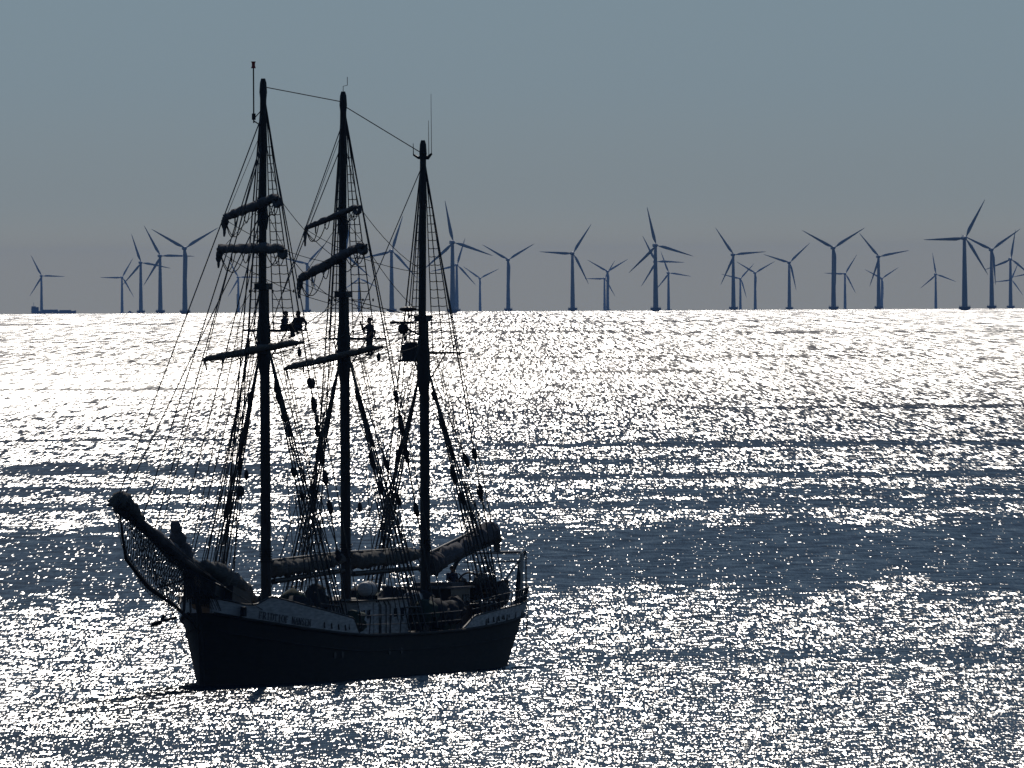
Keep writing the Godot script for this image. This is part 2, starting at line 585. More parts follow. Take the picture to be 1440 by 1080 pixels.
func build_hull() -> void:
	var hull := Shape.new()
	for sg in [-1.0, 1.0]:
		var rings := []
		for k in 61:
			var q := 0.5 - 0.5 * cos(PI * k / 60.0)
			var ring := PackedVector3Array()
			for j in 10:
				var t := j / 9.0
				var lev := 0.0
				var f := 0.0
				var h := 0.0
				for again in 3:
					f = lerpf(lerpf(-18.5, -19.5, lev), lerpf(18.6, 18.9, lev), q)
					h = lerpf(-1.2, deck_edge(f), t)
					lev = clampf(h / 2.8, -0.3, 1.25)
				ring.append(Vector3(f, h, sg * maxf(half_beam(f, lev), 0.05)))
			rings.append(ring)
		# the skin faces away from the ship's middle line
		var m := rings[0].size() as int
		var first := hull.v.size()
		for r in rings:
			for p in r:
				hull.v.append(p)
				hull.n.append(Vector3.ZERO)
		for r in rings.size() - 1:
			for j in m - 1:
				var a := first + r * m + j
				var g := (hull.v[a + 1] - hull.v[a]).cross(hull.v[a + m] - hull.v[a])
				if g.z * sg > 0.0:
					hull.i.append_array([a, a + m, a + 1, a + 1, a + m, a + m + 1])
				else:
					hull.i.append_array([a, a + 1, a + m, a + 1, a + m + 1, a + m])
					g = -g
				for x in [a, a + 1, a + m, a + m + 1]:
					hull.n[x] += g
		for x in range(first, hull.v.size()):
			hull.n[x] = hull.n[x].normalized() if hull.n[x].length_squared() > 1e-12 else Vector3(0, 0, sg)
	var body := part(hull, "hull", "black_paint", ship)
	var stem := Shape.new()
	stem.tube([Vector3(18.55, -1.0, 0), Vector3(18.75, 1.5, 0), Vector3(18.95, 3.4, 0), Vector3(19.35, 4.4, 0)], [0.14, 0.14, 0.15, 0.12], 6)
	part(stem, "stem", "black_paint", body)

	var bulwark_top := [[6.9, 2.12], [7.7, 2.88], [8.3, 2.96], [12.6, 3.57], [15.4, 4.05], [15.7, 4.05], [16.6, 3.72], [17.3, 3.74], [18.75, 4.08]]
	var quarter_top := [[-19.35, 3.22], [-18.0, 3.12], [-11.8, 2.82], [-8.4, 2.58], [-7.5, 2.2], [-7.0, 2.02]]
	for sg in [-1.0, 1.0]:
		for where in [bulwark_top, quarter_top]:
			var wall := Shape.new()
			var cap := Shape.new()
			var line := []
			var from: float = where[0][0]
			var to: float = where[-1][0]
			var before := []
			for k in 49:
				var f := lerpf(from, to, k / 48.0)
				var low := deck_edge(f) + 0.03
				var top := maxf(curve(where, f), low + 0.02)
				var now := [side(f, low, sg, 0.02), side(f, top, sg, 0.02), side(f, top, sg, -0.1), side(f, low, sg, -0.1)]
				if now[3].z * sg < 0.01:
					now[2].z = 0.01 * sg
					now[3].z = 0.01 * sg
				line.append(now[1] + Vector3(0, 0.03, -0.04 * sg))
				if before:
					wall.quad(before[0], now[0], now[1], before[1], Vector3(0, 0, sg))
					wall.quad(before[3], now[3], now[2], before[2], Vector3(0, 0, -sg))
					wall.quad(before[1], now[1], now[2], before[2], Vector3.UP)
				before = now
			cap.tube(line, 0.075, 6, 0.6)
			var b := part(wall, "bulwark", "white_paint", ship)
			part(cap, "cap_rail", "dark_wood", b)
			if sg < 0.0 and where == bulwark_top:
				letters(b)
			if where == quarter_top:
				for k in 5:
					var slot := Shape.new()
					var f := -10.0 - k * 1.5
					slot.box(side(f, deck_edge(f) + 0.22, sg, 0.03), Vector3(0.14, 0.3, 0.03))
					part(slot, "scupper", "iron", b)
		var strake := Shape.new()
		var line := []
		for k in 73:
			var f := lerpf(-19.2, 18.7, k / 72.0)
			line.append(side(f, deck_edge(f), sg, 0.05))
		strake.tube(line, 0.085, 6)
		part(strake, "rubbing_strake", "black_paint", body)
		strake = Shape.new()
		line = []
		for k in 73:
			var f := lerpf(-18.8, 18.4, k / 72.0)
			line.append(side(f, deck_edge(f) - 0.75, sg, 0.015))
		strake.tube(line, 0.04, 5)
		part(strake, "rubbing_strake", "black_paint", body)
	for f in [1.2, 2.8, 8.6, 9.4]:
		var port_hole := Shape.new()
		port_hole.tube([side(f, 1.2, -1.0, -0.05), side(f, 1.2, -1.0, 0.03)], 0.16, 12)
		part(port_hole, "porthole", "iron", body)


func letters(b: Node3D) -> void:
	var font := SystemFont.new()
	font.font_names = PackedStringArray(["Droid Serif"])
	font.font_weight = 400
	var words := "FRIDTJOF NANSEN"
	for k in words.length():
		if words[k] == " ":
			continue
		var f := 16.3 - k * 0.285
		var h := deck_edge(f) + 0.28
		var t := TextMesh.new()
		t.text = words[k]
		t.font = font
		t.font_size = 32
		t.pixel_size = 0.014
		t.depth = 0.02
		var along := (side(f - 0.2, deck_edge(f - 0.2) + 0.28, -1.0, 0.0) - side(f + 0.2, deck_edge(f + 0.2) + 0.28, -1.0, 0.0)).normalized()
		var out := Vector3.UP.cross(along).normalized() * -1.0
		if out.z > 0.0:
			out = -out
		var up := out.cross(along).normalized()
		var o := MeshInstance3D.new()
		o.name = "letter"
		o.mesh = t
		o.material_override = materials["letter_paint"]
		o.transform = Transform3D(Basis(along, up, out), side(f, h, -1.0, 0.04))
		b.add_child(o, true)


# ------------------------------------------------------------------ deck
func build_deck() -> void:
	var deck := Shape.new()
	var before := []
	for k in 61:
		var f := lerpf(-19.3, 18.6, k / 60.0)
		var h := deck_edge(f) - 0.06
		var now := [side(f, h, -1.0, -0.03), side(f, h, 1.0, -0.03)]
		if before:
			deck.quad(before[0], now[0], now[1], before[1], Vector3.UP)
		before = now
	part(deck, "deck", "deck_wood", ship)

	# white house amidships with its windows and door
	var house := Shape.new()
	house.box(Vector3(-0.1, 2.74, 0.0), Vector3(6.7, 1.62, 3.7))
	var white := part(house, "deckhouse", "white_paint", ship)
	var roof := Shape.new()
	roof.box(Vector3(-0.1, 3.59, 0.0), Vector3(7.0, 0.08, 4.0))
	part(roof, "roof", "deck_wood", white)
	for f in [-2.6, -1.7, 1.9, 2.6]:
		var pane := Shape.new()
		pane.box(Vector3(f, 2.95, -1.86), Vector3(0.42, 0.4, 0.03))
		part(pane, "window", "glass", white)
	var door := Shape.new()
	door.box(Vector3(0.9, 2.75, -1.87), Vector3(0.7, 1.45, 0.05))
	part(door, "door", "white_paint", white)
	for f in [0.35, 0.6, -0.35, -0.9]:
		var pipe := Shape.new()
		pipe.tube([Vector3(f, 1.95, -1.9), Vector3(f, 3.3, -1.9), Vector3(f + 0.25, 3.55, -1.85)], 0.03, 6)
		part(pipe, "pipe", "iron", white)
	# wheelhouse aft of the mizzen
	var wheelhouse := Shape.new()
	wheelhouse.box(Vector3(-12.0, 2.95, 0.0), Vector3(2.6, 1.8, 2.6))
	var cabin := part(wheelhouse, "wheelhouse", "brown_varnish", ship)
	roof = Shape.new()
	roof.box(Vector3(-12.0, 3.9, 0.0), Vector3(3.0, 0.1, 3.0))
	roof.box(Vector3(-12.4, 4.04, 0.0), Vector3(1.6, 0.2, 2.0))
	part(roof, "roof", "blue_canvas", cabin)
	for f in [-12.7, -11.3]:
		var pane := Shape.new()
		pane.box(Vector3(f, 3.3, -1.31), Vector3(0.8, 0.5, 0.03))
		part(pane, "window", "glass", cabin)
	# fore cabin, windlass, hatches, lockers, fife rails
	var skylight := Shape.new()
	skylight.box(Vector3(5.6, 2.5, 0.2), Vector3(2.0, 0.9, 1.8))
	skylight.box(Vector3(5.6, 3.1, 0.2), Vector3(1.6, 0.4, 1.2))
	part(skylight, "hatch", "dark_wood", ship)
	var windlass := Shape.new()
	windlass.tube([Vector3(13.2, 3.35, -1.1), Vector3(13.2, 3.35, 1.1)], [0.32, 0.32], 12)
	windlass.box(Vector3(13.2, 3.05, -0.8), Vector3(0.5, 0.9, 0.25))
	windlass.box(Vector3(13.2, 3.05, 0.8), Vector3(0.5, 0.9, 0.25))
	windlass.ball(Vector3(13.2, 3.35, 1.2), Vector3(0.28, 0.4, 0.3))
	part(windlass, "windlass", "iron", ship)
	for m in [[fore, 2.6], [main, 1.95], [mizzen, 2.0]]:
		var rail := Shape.new()
		for s in [-1.0, 1.0]:
			rail.tube([Vector3(m[0] + 0.5, m[1], s * 0.9), Vector3(m[0] + 0.5, m[1] + 1.1, s * 0.9)], 0.09, 6)
			rail.tube([Vector3(m[0] - 0.7, m[1], s * 0.9), Vector3(m[0] - 0.7, m[1] + 1.1, s * 0.9)], 0.09, 6)
			rail.tube([Vector3(m[0] - 0.9, m[1] + 1.0, s * 0.9), Vector3(m[0] + 0.7, m[1] + 1.0, s * 0.9)], 0.08, 6)
		rail.tube([Vector3(m[0] + 0.6, m[1] + 1.0, -1.2), Vector3(m[0] + 0.6, m[1] + 1.0, 1.2)], 0.08, 6)
		var fife := part(rail, "fife_rail", "dark_wood", ship)
		for k in 10:
			var coil := Shape.new()
			var s := -1.0 if k % 2 == 0 else 1.0
			var f: float = m[0] - 0.8 + (k / 2) * 0.34
			coil.tube([Vector3(f, m[1] + 1.15, s * 0.95), Vector3(f, m[1] + 0.9, s * 1.0), Vector3(f, m[1] + 0.35, s * 1.0)], [0.05, 0.11, 0.13], 7)
			part(coil, "rope_coil", "rope", fife)
	# open rail of the waist and round the quarterdeck
	for sg in [-1.0, 1.0]:
		for k in 11:
			var f := 6.6 - k * 1.36
			var post := Shape.new()
			post.tube([side(f, deck_edge(f), sg, -0.15), side(f, deck_edge(f) + 0.95, sg, -0.15)], 0.03, 6)
			part(post, "stanchion", "iron", ship)
		for k in 12:
			var f := -8.2 - k * 0.95
			var post := Shape.new()
			var foot: float = curve([[-19.35, 3.22], [-18.0, 3.12], [-11.8, 2.82], [-8.4, 2.58]], f)
			post.tube([side(f, foot, sg, -0.1), side(f, foot + 0.72, sg, -0.1)], 0.03, 6)
			part(post, "stanchion", "iron", ship)
		for h in [0.5, 0.93]:
			var line := []
			for k in 15:
				var f := 6.9 - k * 1.0
				line.append(side(f, deck_edge(f) + h, sg, -0.15))
			var rail := Shape.new()
			rail.tube(line, 0.022, 5)
			part(rail, "guard_rail", "wire", ship)
		for h in [0.36, 0.72]:
			var line := []
			for k in 20:
				var f := -8.2 - k * 0.58
				line.append(side(f, curve([[-19.35, 3.22], [-18.0, 3.12], [-11.8, 2.82], [-8.4, 2.58]], f) + h, sg, -0.1))
			var rail := Shape.new()
			rail.tube(line, 0.026, 5)
			part(rail, "guard_rail", "wire", ship)
	# sails and gear stowed under covers along the waist
	var heap := 0
	for g in [[8.9, 3.4, 0.9, 0.5, 1.3], [7.4, 3.3, -0.6, 0.62, 1.6], [6.2, 3.6, 0.3, 0.6, 1.8], [4.6, 3.5, -0.4, 0.55, 1.4], [2.6, 3.95, 0.5, 0.42, 1.5], [-1.4, 3.95, -0.5, 0.36, 1.6], [-3.6, 3.7, 0.6, 0.5, 1.7], [-5.4, 3.5, -0.2, 0.55, 1.5], [-6.9, 3.2, 0.8, 0.6, 1.6], [-8.3, 3.3, -0.9, 0.55, 1.4], [-9.3, 3.35, 0.6, 0.55, 1.2], [-4.3, 2.9, -2.5, 0.55, 1.5], [-5.9, 2.85, -2.4, 0.6, 1.6], [-7.4, 2.8, -2.5, 0.5, 1.3], [5.2, 2.75, -2.5, 0.45, 1.4], [-9.0, 3.1, -2.2, 0.45, 1.2]]:
		heap += 1
		part(bundle([Vector3(g[0] + g[4] * 0.5, g[1] - 0.5, g[2]), Vector3(g[0] + g[4] * 0.25, g[1], g[2]), Vector3(g[0] - g[4] * 0.25, g[1] + 0.05, g[2] + 0.1), Vector3(g[0] - g[4] * 0.5, g[1] - 0.45, g[2])], [g[3] * 0.7, g[3], g[3] * 0.95, g[3] * 0.6], 200 + heap, 0.5, 1.0), "covered_gear", "green_cover" if heap % 3 == 0 else "tarpaulin", ship)
	# falls of the running rigging, made fast along the rails
	for sg in [-1.0, 1.0]:
		for m in [fore, main, mizzen]:
			for k in 7:
				var f: float = m + 1.2 - 0.62 * k
				var fall := Shape.new()
				fall.tube([side(f, deck_edge(f) + 0.6, sg, -0.25), Vector3(lerpf(f, m, 0.45), 9.0, sg * 1.7)], 0.024, 4)
				part(fall, "running_line", "rope", ship)
	# skylights and lockers
	var rng := RandomNumberGenerator.new()
	rng.seed = 21
	for g in [[8.2, 2.75, 1.0, 1.2, 0.9, 1.0], [7.2, 2.6, -1.6, 0.9, 0.8, 0.8], [4.2, 2.7, 2.0, 1.5, 1.0, 0.8], [-4.4, 2.5, -2.0, 1.0, 1.0, 0.8], [-5.8, 2.5, 0.0, 1.6, 1.1, 1.6], [-7.0, 2.45, -2.3, 1.2, 0.9, 0.7], [-8.6, 2.6, 1.6, 1.4, 1.2, 1.0], [-8.7, 2.55, -1.7, 0.8, 1.1, 0.8]]:
		var box_ := Shape.new()
		var grow := PackedVector3Array()
		box_.box(Vector3(g[0], g[1], g[2]), Vector3(g[3], g[4], g[5]), Basis(Vector3.UP, rng.randf_range(-0.1, 0.1)))
		box_.box(Vector3(g[0], g[1] + g[4] * 0.5 + 0.04, g[2]), Vector3(g[3] + 0.08, 0.06, g[5] + 0.08), Basis(Vector3.UP, 0.02))
		part(box_, "deck_locker", "dark_wood" if rng.randf() < 0.6 else "green_cover", ship)


# ------------------------------------------------------------------ bundles of cloth
var lumps := FastNoiseLite.new()


func bundle(path: Array, radii: Array, seed_: int, every := 0.6, flat := 0.85) -> Shape:
	var s := Shape.new()
	lumps.seed = seed_
	lumps.frequency = 1.0
	var length := 0.0
	for k in path.size() - 1:
		length += path[k].distance_to(path[k + 1])
	var count := int(clampf(length / 0.16, 10, 90))
	var rings := []
	for k in count + 1:
		var t := float(k) / count * (path.size() - 1)
		var j := mini(int(t), path.size() - 2)
		var p: Vector3 = path[j].lerp(path[j + 1], t - j)
		var r: float = lerpf(radii[j], radii[j + 1], t - j)
		var along: Vector3 = (path[j + 1] - path[j]).normalized()
		var across := along.cross(Vector3.UP)
		if across.length() < 0.05:
			across = Vector3.BACK
		across = across.normalized()
		var top := across.cross(along).normalized()
		var run := float(k) / count * length
		var pinch := 1.0 - 0.34 * pow(maxf(0.0, cos(run / every * TAU + 1.5 * lumps.get_noise_1d(run))), 6.0)
		p += top * lumps.get_noise_2d(run * 1.1, 9.0) * r * 0.25
		var ring := PackedVector3Array()
		for q in 14:
			var a := TAU * q / 14.0
			var w := r * pinch * (1.0 + 0.42 * lumps.get_noise_3d(run * 1.6, cos(a) * 1.3, sin(a) * 1.3) + 0.22 * lumps.get_noise_3d(run * 5.0, cos(a) * 4.0, sin(a) * 4.0))
			ring.append(p + across * cos(a) * w + top * sin(a) * w * flat)
		rings.append(ring)
	s.loft(rings)
	return s


func hang(a: Vector3, b: Vector3, sag: float, r := 0.014, steps := 10) -> Shape:
	var s := Shape.new()
	var line := []
	for k in steps + 1:
		var t := float(k) / steps
		line.append(a.lerp(b, t) - Vector3(0, sag * 4.0 * t * (1.0 - t), 0))
	s.tube(line, r, 5)
	return s


# ------------------------------------------------------------------ bowsprit
func sprit(f: float) -> float:
	return curve([[14.0, 3.7], [18.95, 5.3], [23.4, 6.5], [29.2, 8.95]], f)


func build_bowsprit() -> void:
	var spar := Shape.new()
	spar.tube([Vector3(14.0, 3.7, 0), Vector3(18.95, 5.25, 0), Vector3(23.4, 6.55, 0), Vector3(28.9, 8.7, 0)], [0.3, 0.3, 0.22, 0.13], 12)
	var bow := part(spar, "bowsprit", "dark_wood", ship)
	# furled jibs lashed along the spar
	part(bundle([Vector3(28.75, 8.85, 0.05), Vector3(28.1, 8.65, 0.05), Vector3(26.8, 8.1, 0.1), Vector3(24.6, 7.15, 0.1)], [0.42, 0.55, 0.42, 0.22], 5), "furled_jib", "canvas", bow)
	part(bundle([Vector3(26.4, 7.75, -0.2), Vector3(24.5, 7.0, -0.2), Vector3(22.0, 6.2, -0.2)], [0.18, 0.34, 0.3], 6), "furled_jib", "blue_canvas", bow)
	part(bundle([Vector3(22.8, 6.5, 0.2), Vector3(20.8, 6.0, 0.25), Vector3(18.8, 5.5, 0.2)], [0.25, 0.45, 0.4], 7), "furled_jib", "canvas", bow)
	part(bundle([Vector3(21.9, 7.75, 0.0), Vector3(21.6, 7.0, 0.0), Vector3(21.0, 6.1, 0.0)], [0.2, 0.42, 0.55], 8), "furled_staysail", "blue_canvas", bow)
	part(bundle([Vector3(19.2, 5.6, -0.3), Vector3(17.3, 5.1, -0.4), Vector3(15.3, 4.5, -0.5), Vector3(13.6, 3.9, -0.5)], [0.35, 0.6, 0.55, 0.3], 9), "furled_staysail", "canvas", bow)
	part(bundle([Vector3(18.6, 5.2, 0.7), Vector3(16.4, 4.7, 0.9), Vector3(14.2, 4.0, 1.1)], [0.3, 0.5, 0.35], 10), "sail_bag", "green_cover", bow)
	var tip := Shape.new()
	tip.tube([Vector3(28.6, 8.65, -0.5), Vector3(28.7, 8.6, 0.6)], 0.07, 6)
	part(tip, "spar_iron", "iron", bow)
	var dolphin := Shape.new()
	dolphin.tube([Vector3(20.6, 5.6, 0), Vector3(20.9, 3.5, 0)], [0.11, 0.07], 7)
	part(dolphin, "dolphin_striker", "iron", bow)
	for s in [-1.0, 1.0]:
		var whisker := Shape.new()
		whisker.tube([Vector3(19.3, 5.1, s * 0.2), Vector3(19.9, 4.6, s * 1.7)], 0.05, 6)
		part(whisker, "whisker_boom", "iron", bow)
		for f in [29.0, 25.5]:
			var guy := Shape.new()
			guy.tube([Vector3(f, sprit(f), 0), Vector3(19.9, 4.6, s * 1.7), side(16.2, 3.5, s)], 0.02, 5)
			part(guy, "bowsprit_shroud", "wire", bow)
	var bob := Shape.new()
	bob.tube([Vector3(28.9, 8.7, 0), Vector3(27.5, 6.1, 0.2), Vector3(24.9, 4.75, 0.15), Vector3(22.3, 3.95, 0.05), Vector3(20.0, 3.1, 0), Vector3(18.8, 2.4, 0)], [0.02, 0.08, 0.11, 0.1, 0.08, 0.05], 7)
	part(bob, "bobstay", "rope", bow)
	for g in [[26.2, 7.7, 19.5, 2.0], [24.0, 6.7, 18.8, 0.6]]:
		var chain := Shape.new()
		chain.tube([Vector3(g[0], g[1], 0.3), Vector3(g[2], g[3], 0.5)], 0.018, 5)
		part(chain, "bobstay", "wire", bow)
	# the net slung under the spar
	for s in [-1.0, 1.0]:
		var net := Shape.new()
		var top := func(f: float) -> Vector3: return Vector3(f, sprit(f) - 0.1, s * 0.15)
		var low := func(f: float) -> Vector3: return Vector3(f, curve([[18.9, 3.5], [22.4, 4.0], [25.0, 4.8], [27.5, 6.2], [28.6, 8.0]], f), s * lerpf(1.1, 0.1, clampf((f - 19.0) / 9.5, 0.0, 1.0)))
		for k in 34:
			var f := 19.2 + k * 0.28
			for lean in [-0.9, 0.9]:
				var g := clampf(f + lean, 19.0, 28.6)
				var line := []
				for j in 5:
					var t := j / 4.0
					var p: Vector3 = top.call(f).lerp(low.call(g), t)
					line.append(p - Vector3(0, 0.25 * t * (1.0 - t), -s * 0.6 * t * (1.0 - t)))
				net.tube(line, 0.02, 3)
		part(net, "bowsprit_net", "net_cord", bow).set_meta("kind", "stuff")
	# pulpit timbers, chain pipe and a stocked anchor catted at the starboard bow
	var anchor := Shape.new()
	anchor.tube([Vector3(18.5, 3.2, 1.3), Vector3(19.0, 2.9, 2.4)], 0.07, 7)
	anchor.tube([Vector3(17.6, 2.9, 2.9), Vector3(19.4, 2.95, 2.1)], 0.06, 7)
	anchor.tube([Vector3(18.6, 3.3, 1.9), Vector3(18.7, 2.9, 2.1), Vector3(19.0, 2.75, 2.6)], [0.1, 0.09, 0.03], 6)
	part(anchor, "anchor", "iron", ship)
	var head := Shape.new()
	head.box(Vector3(18.2, 4.45, 0.0), Vector3(1.2, 0.7, 1.5), Basis(Vector3.BACK, 0.25))
	head.box(Vector3(16.6, 4.0, 0.0), Vector3(2.4, 0.9, 2.4), Basis(Vector3.BACK, 0.2))
	part(head, "knighthead", "dark_wood", ship)
	var hawse := Shape.new()
	hawse.box(side(17.5, 3.45, -1.0, 0.05), Vector3(0.9, 0.45, 0.12), Basis(Vector3.UP, 0.75))
	part(hawse, "hawse_plate", "iron", ship)


# ------------------------------------------------------------------ masts
func build_masts() -> void:
	for m in [[fore, 2.4, 16.0, 18.6, 28.2], [main, 1.8, 15.55, 18.2, 27.7], [mizzen, 1.9, 14.8, 17.0, 25.45]]:
		var x: float = m[0]
		var pole := Shape.new()
		var last: bool = x == mizzen
		pole.tube([Vector3(x, m[1], 0), Vector3(x, 5.5, 0), Vector3(x, m[2] - 0.6, 0), Vector3(x, m[3], 0)], [0.25, 0.245, 0.235, 0.22], 14)
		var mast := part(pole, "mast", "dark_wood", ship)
		var top := Shape.new()
		top.tube([Vector3(x + 0.26, m[2] - 0.5, 0), Vector3(x + 0.24, m[3] + 0.1, 0), Vector3(x + 0.1, lerpf(m[3], m[4], 0.55), 0), Vector3(x, m[4] - 0.5, 0), Vector3(x, m[4], 0)], [0.19, 0.19, 0.175, 0.15, 0.12], 12)
		part(top, "topmast", "dark_wood", mast)
		var cheek := Shape.new()
		cheek.tube([Vector3(x + 0.06, m[2] - 1.5, 0), Vector3(x + 0.1, m[2] - 0.7, 0), Vector3(x + 0.12, m[2] + 0.6, 0), Vector3(x + 0.1, m[2] + 1.2, 0)], [0.24, 0.34, 0.33, 0.27], 10)
		part(cheek, "hounds", "dark_wood", mast)
		var cap := Shape.new()
		cap.box(Vector3(x + 0.12, m[3], 0), Vector3(0.8, 0.3, 0.62))
		part(cap, "mast_cap", "iron", mast)
		var truck := Shape.new()
		truck.tube([Vector3(x, m[4] - 0.9, 0), Vector3(x, m[4] - 0.45, 0), Vector3(x, m[4], 0), Vector3(x, m[4] + 0.2, 0)], [0.14, 0.19, 0.16, 0.1], 10)
		part(truck, "truck", "iron", mast)
		var band := Shape.new()
		band.tube([Vector3(x + 0.1, lerpf(m[3], m[4], 0.33) - 0.5, 0), Vector3(x + 0.1, lerpf(m[3], m[4], 0.33), 0), Vector3(x + 0.1, lerpf(m[3], m[4], 0.33) + 0.9, 0)], [0.19, 0.27, 0.18], 10)
		if not last:
			part(band, "mast_band", "iron", mast)
		var trees := Shape.new()
		for s in [-1.0, 1.0]:
			trees.tube([Vector3(x + 0.05, m[2] + 0.52, 0), Vector3(x - 1.35, m[2] + 0.52, s * 1.6)], [0.075, 0.045], 6)
			trees.tube([Vector3(x + 0.02, m[2] - 1.0, s * 0.15), Vector3(x - 0.7, m[2] + 0.5, s * 0.85)], 0.035, 5)
		trees.tube([Vector3(x - 0.9, m[2] + 0.5, -0.6), Vector3(x - 0.9, m[2] + 0.5, 0.6)], 0.05, 5)
		part(trees, "crosstree", "dark_wood", mast)
		var hoop := Shape.new()
		for k in 6:
			var h: float = 5.6 + k * 0.12
			hoop.tube([Vector3(x, h, 0), Vector3(x, h + 0.05, 0)], [0.31, 0.31], 12)
		part(hoop, "mast_hoop", "rope", mast)
	var fm := ship.get_node("mast") as Node3D
	# lantern staff of the foremast
	var staff := Shape.new()
	staff.tube([Vector3(fore + 0.35, 26.3, 0.35), Vector3(fore + 0.35, 28.9, 0.35)], 0.035, 6)
	staff.tube([Vector3(fore + 0.35, 26.5, 0.35), Vector3(fore, 27.0, 0)], 0.025, 5)
	staff.tube([Vector3(fore + 0.35, 26.4, 0.35), Vector3(fore, 26.1, 0)], 0.03, 5)
	staff.box(Vector3(fore + 0.35, 26.6, 0.35), Vector3(0.14, 0.3, 0.14))
	part(staff, "lantern_staff", "iron", fm)
	var lens := Shape.new()
	lens.tube([Vector3(fore + 0.35, 28.88, 0.35), Vector3(fore + 0.35, 29.0, 0.35), Vector3(fore + 0.35, 29.12, 0.35), Vector3(fore + 0.35, 29.2, 0.35)], [0.12, 0.08, 0.08, 0.12], 10)
	part(lens, "masthead_lantern", "red_lens", fm)
	var mm := ship.get_node("mast_001") as Node3D if ship.has_node("mast_001") else ship.get_node("mast2") as Node3D
	var vane := Shape.new()
	vane.tube([Vector3(main, 27.7, 0), Vector3(main, 28.15, 0), Vector3(main - 0.3, 28.2, -0.1), Vector3(main - 0.3, 28.6, -0.1)], 0.016, 5)
	part(vane, "wind_vane", "wire", mm)
	var zm := ship.get_node("mast_002") as Node3D if ship.has_node("mast_002") else ship.get_node("mast3") as Node3D
	# aerials and radar of the mizzen
	var head := Shape.new()
	head.tube([Vector3(mizzen, 24.95, 0.5), Vector3(mizzen, 24.8, 0.25), Vector3(mizzen, 24.85, 0), Vector3(mizzen, 24.8, -0.25), Vector3(mizzen, 25.0, -0.45)], [0.05, 0.07, 0.14, 0.1, 0.05], 7)
	part(head, "aerial_bracket", "iron", zm)
	for a in [[0.5, 24.95, 25.5, 0.025], [-0.3, 24.9, 26.6, 0.018], [-0.44, 25.0, 27.9, 0.016]]:
		var aerial := Shape.new()
		aerial.tube([Vector3(mizzen, a[1], a[0]), Vector3(mizzen, a[2], a[0] + 0.01)], [a[3], a[3] * 0.6], 5)
		part(aerial, "aerial", "wire", zm)
	var platform := Shape.new()
	platform.box(Vector3(mizzen - 0.1, 14.95, 0.75), Vector3(0.9, 0.12, 1.0))
	platform.box(Vector3(mizzen - 0.1, 15.35, 0.72), Vector3(0.55, 0.75, 0.75))
	platform.ball(Vector3(mizzen - 0.1, 15.7, 0.7), Vector3(0.36, 0.2, 0.4))
	part(platform, "radar_platform", "iron", zm)
	var radar := Shape.new()
	radar.box(Vector3(mizzen + 0.1, 16.8, 1.12), Vector3(0.25, 0.13, 1.15), Basis(Vector3.UP, 0.1))
	radar.ball(Vector3(mizzen + 0.1, 16.5, 1.05), Vector3(0.27, 0.27, 0.27))
	radar.tube([Vector3(mizzen + 0.1, 15.9, 0.95), Vector3(mizzen + 0.1, 16.4, 1.0)], 0.07, 6)
	radar.tube([Vector3(mizzen + 0.1, 16.55, 1.0), Vector3(mizzen + 0.05, 16.2, 0.2)], 0.05, 6)
	part(radar, "radar_scanner", "iron", zm)
	var dome := Shape.new()
	dome.ball(Vector3(mizzen + 0.1, 17.45, 0.8), Vector3(0.3, 0.13, 0.45))
	dome.tube([Vector3(mizzen + 0.1, 17.45, 0.6), Vector3(mizzen, 17.4, 0.1)], 0.04, 6)
	part(dome, "lamp_bracket", "iron", zm)


# ------------------------------------------------------------------ yards
func yard_end(y: Array, t: float) -> Vector3:   # t from -1 (starboard yardarm) to 1 (port yardarm)
	return Vector3(y[0] + 0.8 + 0.682 * y[2] * 0.5 * t, y[1] + y[3] * 0.5 * t, 0.28 - 0.731 * y[2] * 0.5 * t)


var yards := [[10.47, 15.55, 11.0, 0.88, 0.16, 0.0], [10.47, 20.28, 7.5, 0.0, 0.27, 0.5], [10.47, 22.25, 6.2, 0.98, 0.25, 0.5], [0.05, 15.15, 10.8, 1.1, 0.16, 0.0], [0.05, 19.68, 7.5, 1.75, 0.25, 0.5], [0.05, 21.85, 6.1, 1.08, 0.15, 0.2]]


